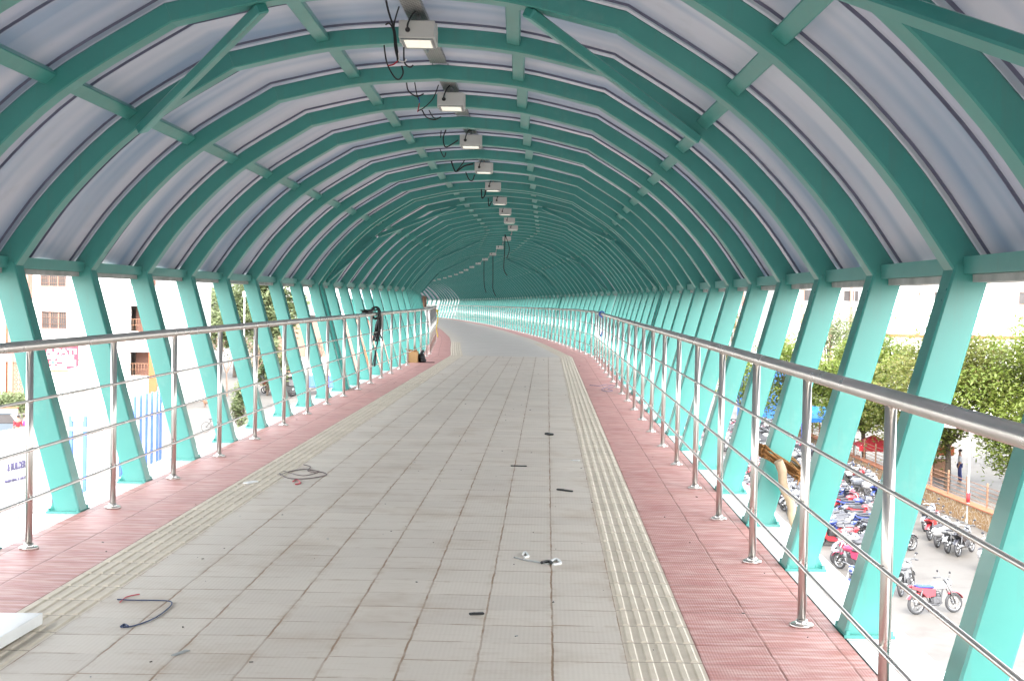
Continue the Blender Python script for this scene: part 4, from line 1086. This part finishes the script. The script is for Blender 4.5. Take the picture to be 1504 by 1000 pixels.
# right hand buildings
YR = 142.0; rbld = thing('apartment_building', 'white apartment block with a dark window beyond the right hand trees', 'building', (hx(1300, YR), YR, GZ)); rx0 = hx(1300, YR)
def rx(x): return hx(x, YR)-rx0
def rz_(y, x): return hz(y, x, YR)-GZ
hl = [(rx(1372), rx(1391), rz_(448, 1380), rz_(429, 1380)), (rx(1496), rx(1530), rz_(448, 1500), rz_(429, 1500)), (rx(1349), rx(1352), rz_(435, 1350), rz_(429, 1350)), (rx(1372), rx(1391), rz_(396, 1380), rz_(372, 1380)), (rx(1448), rx(1470), rz_(396, 1460), rz_(372, 1460)), (rx(1372), rx(1378), rz_(466, 1375), rz_(460, 1375))]
q = MB(); facade(q, rx(1300), rx(1640), 0, 17, hl); q.span((rx(1300), 12, 0), (rx(1640), 12.3, 17)); q.span((rx(1300), .353, 16.7), (rx(1640), 11.997, 17)); q.span((rx(1300), .353, 0), (rx(1300)+.3, 11.997, 16.697)); q.span((rx(1310), -.1, rz_(455, 1330)-.12), (rx(1640), -.003, rz_(455, 1330)), 1)
part('wall', q, [M['cream'], M['pinkwall']], rbld)
for i, h in enumerate(hl): window(rbld, *h, panes=2 if i not in (2, 5) else 1, grille=False, shade=(i in (3, 4)))
q = MB(); q.span((rx(1392)+.03, -.25, rz_(452, 1395)), (rx(1398), -.003, rz_(429, 1395))); q.span((rx(1384), -.5, rz_(456, 1385)), (rx(1396), -.13, rz_(450, 1385))); part('shutter', q, M['cream'], rbld)
YW = 108.0; sh = thing('shed', 'long white walled shed with a brick red base line above the tree tops', 'building', (hx(1310, YW), YW, GZ))
q = MB(); x1 = hx(1600, YW)-hx(1310, YW); zt = hz(462, 1340, YW)-GZ; zr = hz(491, 1340, YW)-GZ
q.span((0, 0, 0), (x1, 8, zr-.25)); q.span((-.05, -.05, zr-.247), (x1+.05, 8.05, zr), 1); q.span((0, 0, zr+.003), (x1, 8, zt), 0); q.prism([(-.3, zt+.003), (x1+.3, zt+.003), (x1*.8, zt+.5), (x1*.1, zt+.45)], -.3, 8.3, 0)
part('wall', q, [M['white_wall'], M['coping']], sh)
q = MB(); q.tube([(x1*.25, 4, zt), (x1*.25, 4, zt+1.2)], .04, 5); q.bbox((x1*.25, 4, zt+1.1), (.5, .05, .35), .01); part('roof_mast', q, M['galv'], sh)
YT = 175.0; tw = thing('tower_block', 'pale tower block with pinkish vertical pilasters behind the trees', 'building', (hx(1166, YT), YT, GZ))
q = MB(); x1 = hx(1312, YT)-hx(1166, YT); q.span((0, 0, 0), (x1, 14, 22)); part('wall', q, M['cream'], tw)
for f_ in (.07, .26, .36, .56, .68, .80):
    q = MB(); xx = x1*f_; q.span((xx, -.35, 0), (xx+.35, -.003, 22)); part('pilaster', q, M['pinkwall'], tw)
for f_, ww in ((.10, 1.1), (.50, 1.3), (.61, .8), (.84, 1.2)):
    for zf in (9.5, 12.7):
        xx = x1*f_; f2 = MB(); f2.span((xx, -.08, zf), (xx+ww, -.003, zf+.1)); f2.span((xx, -.08, zf+1.5), (xx+ww, -.003, zf+1.6)); wd = part('window', f2, M['whitep'], tw); part('pane', MB().span((xx, -.05, zf+.103), (xx+ww, -.003, zf+1.497)), M['window'], wd)
lm = thing('lattice_mast', 'thin rusty red lattice mast beyond the right legs', 'mast', (hx(1086, 150), 150, GZ)); q = MB(); hh = hz(425, 1086, 150)-GZ+3
for sx_ in (-.4, .4):
    for sy in (-.4, .4): q.tube([(sx_, sy, 0), (sx_, sy, hh)], .05, 5)
z = 0; k = 0
while z < hh-1: q.tube([(-.4, -.4, z), (.4, -.4, z+.7)], .03, 4); q.tube([(.4, -.4, z), (-.4, -.4, z+.7)], .03, 4); q.tube([(-.4, .4, z), (-.4, -.4, z+.7)], .03, 4); q.tube([(-.4, -.4, z+.7), (.4, -.4, z+.7)], .03, 4); z += .7
part('lattice', q, simple('rusty_red_steel', (.30, .10, .07), .7), lm)
# awning, canopy, kiosk on the right
aw = thing('awning', 'bright blue awning on posts at the foot of the trees', 'awning', on(1207, 668, GZ)); q = MB()
for xx, yy in ((-1.1, -.8), (1.1, -.8), (-1.1, .8), (1.1, .8)): q.tube([(xx, yy, 0), (xx, yy, 2.6)], .05, 6)
part('frame', q, M['blue'], aw)
q = MB(); q.add([(-1.4, -1.1, 2.35), (1.4, -1.1, 2.35), (1.4, 1.1, 2.9), (-1.4, 1.1, 2.9), (-1.4, -1.1, 2.1), (1.4, -1.1, 2.1), (-1.4, -1.08, 2.32), (1.4, -1.08, 2.32), (1.4, 1.1, 2.87), (-1.4, 1.1, 2.87)], [(0, 1, 2, 3), (4, 5, 1, 0), (6, 9, 8, 7)]); q.bbox((.6, -.9, 2.9), (.16, .16, 1.6), .02, 0, Matrix.Rotation(.12, 3, 'Y')); part('sheet', q, M['cobalt'], aw)
rc_ = thing('red_canopy', 'red cloth canopy on thin poles behind the fence', 'canopy', on(1284, 694, GZ)); rc_.scale = (.7, .7, .85); q = MB()
for xx, yy in ((-1.3, -1), (1.3, -1), (-1.3, 1), (1.3, 1)): q.tube([(xx, yy, 0), (xx, yy, 1.9)], .035, 6)
part('pole', q, M['galv'], rc_); q = MB()
q.add([(-1.5, -1.2, 1.75), (1.5, -1.2, 1.7), (1.5, 1.2, 1.85), (-1.5, 1.2, 1.8), (-.1, 0, 2.5), (-1.5, -1.2, 1.5), (1.5, -1.2, 1.45)], [(0, 1, 4), (1, 2, 4), (2, 3, 4), (3, 0, 4), (5, 6, 1, 0)]); sc_ = part('cloth', q, M['redcloth'], rc_); so2 = sc_.modifiers.new('t', 'SOLIDIFY'); so2.thickness = .03
oc = thing('stall_cabinet', 'orange topped vending cabinet behind the fence', 'cabinet', on(1380, 700, GZ)); q = MB(); q.bbox((0, 0, .5), (.8, .6, 1.0), .03); part('cabinet', q, M['brown'], oc); q = MB(); q.bbox((0, 0, 1.45), (1.3, .9, .5), .06); q.tube([(-.35, 0, 1.0), (-.35, 0, 1.25)], .04, 6); q.tube([(.35, 0, 1.0), (.35, 0, 1.25)], .04, 6); part('hood', q, M['orange'], oc)
kc = thing('tent', 'small white and blue tent far along the right side', 'tent', (hx(1125, 112), 112, GZ)); q = MB(); q.lathe([(.0, 6.0), (.4, 5.6), (2.2, 4.6), (2.3, 4.3), (2.2, 4.3)], n=8, smooth=False); part('roof', q, M['whitep'], kc); q = MB(); q.lathe([(2.15, 4.2), (2.15, 0)], n=8, smooth=False); part('cloth', q, M['cobalt'], kc)
# ------------------------------------------------------------------ left side, far
TL = 'trees along the left street'
tree(-34.5, 150, 10.6, 5.0, 6000, 31, 'broad pale tree between the street building and the far shed', mat='leaf3', size=.34, group=TL)
tree(-29.5, 146, 12.2, 4.2, 5500, 32, 'taller pale tree against the far shed with a white pole beside it', mat='leaf3', size=.34, group=TL)
tree(-40.0, 165, 9.6, 4.2, 4000, 36, 'far pale tree partly hidden by the street building', mat='leaf3', size=.36, group=TL)
tree(-25.5, 124, 5.2, 2.6, 2600, 33, 'low green tree in front of the far shed', mat='leaf3', size=.24, group=TL, low=.15)
sp = on(352, 640, GZ); tree(sp.x, sp.y, 3.6, .85, 2200, 34, 'slim bright green shrub below the railing with stems showing', name='shrub', mat='leaf3', size=.13, low=.05, trunk_h=1.0, group=None, flat=1.3, cat='shrub')
hp = on(20, 612, GZ)
o = thing('hedge', 'clipped green hedge at the foot of the pierced stair screen', 'hedge', (hp.x, 98, GZ)); q = MB(); rt = random.Random(44)
for i in range(3200):
    p_ = Vector((rt.uniform(-3, 1.9), rt.uniform(-.6, .6), .3+1.3*rt.random()**.6+.25*sin(i*.7))); u = Vector((rt.uniform(-1, 1), rt.uniform(-1, 1), rt.uniform(-1, 1))).normalized()*.12; v = u.orthogonal()*.5
    q.add([p_-u, p_-v, p_+u, p_+v], [(0, 1, 2, 3)])
part('foliage', q, M['leaf3'], o); q = MB(); [q.tube([(x_, 0, 0), (x_+.1, .1, 1.0)], .04, 5) for x_ in (-2.5, -1.5, -.5, .5, 1.4)]; part('stem', q, M['bark'], o)
fwl = thing('boundary_wall', 'low pale wall in front of the green hedge', 'wall', (hp.x-8, 95, GZ)); q = MB(); q.span((0, 0, 0), (9.6, .25, .9)); part('masonry', q, M['cream'], fwl); q = MB(); q.span((-.03, -.04, .903), (9.63, .29, 1.0)); part('coping', q, M['coping'], fwl)
def bare(x, y, h, seed, label, group):
    rt2 = random.Random(seed); o = thing('bare_tree', label, 'tree', (x, y, GZ), 0, group); q = MB()
    def br(p, d, L, r, n):
        e = p+d*L; q.tube([p, p.lerp(e, .5)+Vector((rt2.uniform(-.1, .1), rt2.uniform(-.1, .1), 0))*L*.5, e], [r, r*.85, r*.7], 5, 0, False)
        if n:
            for _ in range(3): br(e, (d+Vector((rt2.uniform(-.8, .8), rt2.uniform(-.8, .8), rt2.uniform(-.1, .5)))).normalized(), L*rt2.uniform(.6, .8), r*.62, n-1)
    br(Vector((0, 0, 0)), Vector((rt2.uniform(-.1, .1), 0, 1)), h*.32, .09, 4); part('trunk', q, simple('pale_bark_%d' % seed, (.22, .15, .11), .9), o)
for i, (x, y, h, lab) in enumerate(((335, 122, 6.4, 'bare branching tree left of the slim shrub'), (368, 118, 5.6, 'bare twiggy tree above the slim shrub'), (392, 128, 6.6, 'bare tree in front of the lattice shed'), (470, 134, 6.0, 'leafless tree behind the white truck'), (262, 140, 7.0, 'leafless tree beside the street building'))):
    bare(hx(x, y), y, h, 60+i, lab, 'bare trees along the left street')
# lattice sided shed
YL = 162.0; ls = thing('shed', 'long shed with white roof, teal mesh upper wall and pink lower wall', 'building', (hx(392, YL), YL, GZ)); L = hx(610, YL)-hx(392, YL)
zz = [hz(y, 480, YL)-GZ for y in (520, 468, 438, 423)]
q = MB(); q.span((0, 0, 0), (L, 9, zz[1])); part('wall', q, M['pinkwall'], ls)
q = MB()
for i in range(int(L/.9)+1):
    q.tube([(i*.9, 0, zz[1]), (i*.9, 0, zz[2])], .05, 4)
    if i < int(L/.9): q.tube([(i*.9, 0, zz[1]), (i*.9+.9, 0, zz[2])], .04, 4); q.tube([(i*.9+.9, 0, zz[1]), (i*.9, 0, zz[2])], .04, 4)
for z_ in (zz[1]+.05, (zz[1]+zz[2])/2, zz[2]-.05): q.tube([(0, 0, z_), (L, 0, z_)], .05, 4)
part('lattice', q, M['teal_far'], ls)
q = MB(); q.span((-.6, -.9, zz[2]+.003), (L+.6, 10, zz[2]+.25)); q.prism([(-.5, zz[2]+.253), (L+.5, zz[2]+.253), (L+.2, zz[3]+.3), (.2, zz[3]+.3)], -.3, 9.5); part('roof', q, M['whitep'], ls)
for i, x in enumerate((5, 12, 19, 26)):
    if x < L-1: part('column', MB().bbox((x, -.25, zz[1]/2), (.4, .4, zz[1]), .02), M['orange' if i == 1 else 'cream'], ls)
# kiosk, vehicles, dog, bicycle
ko = thing('kiosk', 'blue kiosk with a bright blue tarpaulin awning on the left street', 'kiosk', on(285, 577, GZ)); q = MB(); q.bbox((0, 0, 1.2), (1.5, 1.2, 2.4), .05); q.box((0, -.61, 1.5), (1.2, .03, .8), 1); part('booth', q, [M['cobalt'], M['window']], ko)
q = MB(); q.add([(-1.6, -1.4, 2.7), (1.2, -1.6, 2.5), (1.3, .8, 3.0), (-1.5, .9, 3.1), (-.1, -.3, 3.4)], [(0, 1, 4), (1, 2, 4), (2, 3, 4), (3, 0, 4)]); q.tube([(-1.5, -1.3, 0), (-1.5, -1.3, 2.7)], .04, 5); q.tube([(1.15, -1.5, 0), (1.15, -1.5, 2.5)], .04, 5)
a_ = part('awning', q, M['cobalt'], ko); m_ = a_.modifiers.new('t', 'SOLIDIFY'); m_.thickness = .03
def car(name, label, cat, p_, rz, c, roofc=None, L=3.4, Wd=1.5, Ht=1.6, group=None):
    o = thing(name, label, cat, p_, rz, group); b_ = MB()
    b_.prism([(-L/2, .35), (L/2, .35), (L/2, .75), (L/2-.5, .92), (-L/2, .95)], -Wd/2, Wd/2); b_.bbox((0, 0, .4), (L+.1, Wd*.9, .18), .05); part('body', b_, carpaint(c), o)
    q_ = MB(); q_.prism([(-L/2+.1, .953), (L/2-.75, .953), (L/2-1.2, Ht-.1), (-L/2+.3, Ht-.1)], -Wd/2+.06, Wd/2-.06); part('windows', q_, M['window'], o)
    q_ = MB(); q_.bbox((-.35, 0, Ht-.05), (L*.66, Wd-.06, .10), .03); part('roof', q_, carpaint(roofc or c), o)
    for sx2 in (-L*.3, L*.3):
        for sy in (-1, 1):
            w2 = obj('wheel', WM, o, (sx2, sy*(Wd/2-.05), .30)); w2.scale = (1, 1.8, 1)
    for sy in (-.5, .5): part('headlight', MB().ell((L/2-.02, sy, .68), (.05, .12, .09), 0, 8), M['headglass'], o)
    return o
car('auto_rickshaw', 'black auto rickshaw with a pale roof standing on the left street', 'rickshaw', on(431, 581, GZ), R(-60), (.03, .03, .03), (.55, .52, .45), 2.6, 1.35, 1.9)
car('parked_car', 'dark car parked in front of the lattice shed', 'car', on(387, 562, GZ), R(170), (.05, .05, .10))
car('parked_car', 'black car beside the orange pillar of the lattice shed', 'car', on(418, 548, GZ), R(160), (.02, .02, .02), None, 3.6, 1.6, 1.7)
car('parked_car', 'dark grey car behind the builders board at the left edge', 'car', on(2, 642, GZ), R(20), (.07, .09, .11))
cr_ = thing('hand_cart', 'wooden hand cart loaded with goods on the left street', 'cart', on(398, 577, GZ)); q = MB(); q.bbox((0, 0, .75), (1.9, 1.1, .12), .02); [q.box((x_, y_, 1.05), (.06, .06, .5)) for x_ in (-.9, .9) for y_ in (-.5, .5)]; part('tray', q, M['wood'], cr_)
for x_ in (-.55, .55):
    for y_ in (-.5, .5): obj('wheel', WM, cr_, (x_, y_, .30))
gd = MB(); [gd.bbox((-.6+.4*i, .1*(i % 2), 1.02), (.34, .7, .42), .08, i % 3) for i in range(4)]; gd.tf(Matrix.Translation(on(398, 577, GZ))); solo('goods', gd, [M['redcloth'], M['whitep'], M['orange']], 'bundles of red, white and orange goods on the hand cart', 'goods')
tk_ = thing('truck', 'white truck with a blue lower side parked by the far shed', 'truck', on(462, 578, GZ), R(8)); q = MB(); q.bbox((0, 0, 2.55), (4.0, 2.0, 1.6), .05); part('box', q, M['whitep'], tk_); q = MB(); q.bbox((0, 0, 1.2), (4.0, 2.04, 1.1), .04)
for i in range(9): q.box((-1.8+.45*i, -1.03, 1.2), (.08, .05, 1.0))
part('side_panel', q, M['blue'], tk_); q = MB(); q.prism([(2.05, .6), (3.5, .6), (3.5, 1.3), (3.1, 2.3), (2.05, 2.4)], -.95, .95); part('cab', q, M['whitep'], tk_)
for x_ in (-1.2, 2.7):
    for y_ in (-.9, .9): w2 = obj('wheel', WM, tk_, (x_, y_, .42)); w2.scale = (1.4, 2.2, 1.4)
cn_ = MB(); cn_.lathe([(.62, 0), (.6, .1), (.2, 1.3), (.12, 1.6), (.0, 1.62)], on(497, 568, GZ), 8); solo('sand_sack', cn_, M['orange'], 'orange cone shaped pile cover on the ground beyond the left legs', 'cover')
gpz = on(327, 668, GZ); gpp = thing('concrete_post', 'pale grey square concrete post beside the bicycle', 'post', (hx(326, 70), 70, GZ)); q = MB(); zt = hz(603, 326, 70)-GZ; q.bbox((0, 0, zt/2), (.42, .4, zt), .02); part('shaft', q, M['whitep'], gpp); q = MB(); q.bbox((0, 0, zt+.04), (.56, .52, .08), .015); part('cap', q, M['tin'], gpp)
dp = on(305, 599, GZ); dg_ = thing('dog', 'brown dog walking across the open left street', 'dog', dp, R(170)); me = bpy.data.meshes.new('body')
V = [(-.28, 0, .46), (0, 0, .44), (.25, 0, .47), (.38, 0, .58), (.48, 0, .60), (.60, 0, .57), (.25, .07, .40), (.27, .07, .22), (.25, .07, .03), (.25, -.07, .40), (.20, -.07, .22), (.18, -.07, .03), (-.28, .07, .42), (-.24, .07, .28), (-.32, .07, .17), (-.30, .07, .03), (-.28, -.07, .42), (-.30, -.07, .28), (-.40, -.07, .17), (-.38, -.07, .03), (-.42, 0, .50), (-.56, 0, .62)]
E_ = [(0, 1), (1, 2), (2, 3), (3, 4), (4, 5), (2, 6), (6, 7), (7, 8), (2, 9), (9, 10), (10, 11), (0, 12), (12, 13), (13, 14), (14, 15), (0, 16), (16, 17), (17, 18), (18, 19), (0, 20), (20, 21)]
R_ = [.10, .11, .125, .07, .075, .035, .05, .03, .025, .05, .03, .025, .06, .045, .025, .025, .06, .045, .025, .025, .025, .015]
me.from_pydata(V, E_, []); ob = obj('body', me); sk = ob.modifiers.new('s', 'SKIN'); ob.modifiers.new('u', 'SUBSURF')
for i, v in enumerate(me.skin_vertices[0].data): v.radius = (R_[i], R_[i]); v.use_root = i == 0
m2 = bpy.data.meshes.new_from_object(ob.evaluated_get(bpy.context.evaluated_depsgraph_get())); m2.materials.clear(); m2.materials.append(simple('brown_fur', (.14, .07, .04), .9)); bpy.data.objects.remove(ob); obj('body', m2, dg_)
bc = thing('bicycle', 'dark bicycle leaning beside the concrete post on the left street', 'bicycle', on(313, 634, GZ), R(35)); q = MB()
for e in (([(-.5, 0, .33), (-.1, 0, .33), (-.2, 0, .8)]), ([(-.5, 0, .33), (-.17, 0, .72), (.38, 0, .78)]), ([(-.1, 0, .33), (.38, 0, .70)]), ([(.55, 0, .33), (.36, 0, .95)])): q.tube(e, .02, 5)
part('frame', q, M['black'], bc); q = MB(); q.bbox((-.2, 0, .86), (.26, .16, .07), .03); part('saddle', q, M['vinyl'], bc); q = MB(); q.tube([(.25, -.28, 1.0), (.36, 0, .97), (.25, .28, 1.0)], .015, 5); part('handlebar', q, M['chrome'], bc)
def cycle_wheel():
    t = MB(); t.lathe([(.33, -.015), (.345, 0), (.33, .015), (.315, 0), (.33, -.015)], n=20, axis='Y')
    for k_ in range(10): t.tube([(0, 0, 0), (.32*cos(k_*pi/5), 0, .32*sin(k_*pi/5))], .004, 4)
    return t
for x_ in (-.5, .55): c2 = cycle_wheel().tf(Matrix.Translation((x_, 0, .345))); part('wheel', c2, M['tyre'], bc)
wp = thing('flag_pole', 'thin white pole standing in front of the taller pale tree', 'pole', (hx(359, 125), 125, GZ)); q = MB(); zt = hz(428, 359, 125)-GZ; q.tube([(0, 0, 0), (0, 0, zt)], [.07, .05], 8); part('shaft', q, M['whitep'], wp); q = MB(); q.bbox((0, 0, zt-.25), (.35, .25, .5), .05); part('lamp_head', q, M['whitep'], wp)
# ------------------------------------------------------------------ world and light
w = bpy.data.worlds.new('World'); scene.world = w; w.use_nodes = True
nt = w.node_tree; bgn = nt.nodes['Background']
sky = nt.nodes.new('ShaderNodeTexSky'); sky.sky_type = 'NISHITA'; sky.sun_disc = False
SUN_EL, SUN_AZ = R(52), R(176)
sky.sun_elevation = SUN_EL; sky.sun_rotation = SUN_AZ; sky.dust_density = 3.0; sky.air_density = 1.0; sky.ozone_density = 1.0
hs_ = nt.nodes.new('ShaderNodeHueSaturation'); hs_.inputs['Saturation'].default_value = .22; nt.links.new(sky.outputs[0], hs_.inputs['Color']); nt.links.new(hs_.outputs[0], bgn.inputs[0]); bgn.inputs[1].default_value = .15
sl = bpy.data.lights.new('sun', 'SUN'); so = bpy.data.objects.new('sun', sl); COL.objects.link(so)
sl.energy = .6; sl.angle = R(30); sl.color = (1.0, .95, .88)
dv = Vector((sin(SUN_AZ)*cos(SUN_EL), cos(SUN_AZ)*cos(SUN_EL), sin(SUN_EL)))
so.rotation_euler = dv.to_track_quat('Z', 'Y').to_euler(); so.location = (0, -10, 40)
scene.view_settings.view_transform = 'Standard'; scene.view_settings.look = 'None'
scene.view_settings.gamma = 1.0; scene.view_settings.use_curve_mapping = False
scene.view_settings.exposure = 3.45
cy = scene.cycles
cy.max_bounces = 10; cy.diffuse_bounces = 6; cy.glossy_bounces = 4; cy.transmission_bounces = 6; cy.transparent_max_bounces = 8
cy.sample_clamp_indirect = 6; cy.use_denoising = True
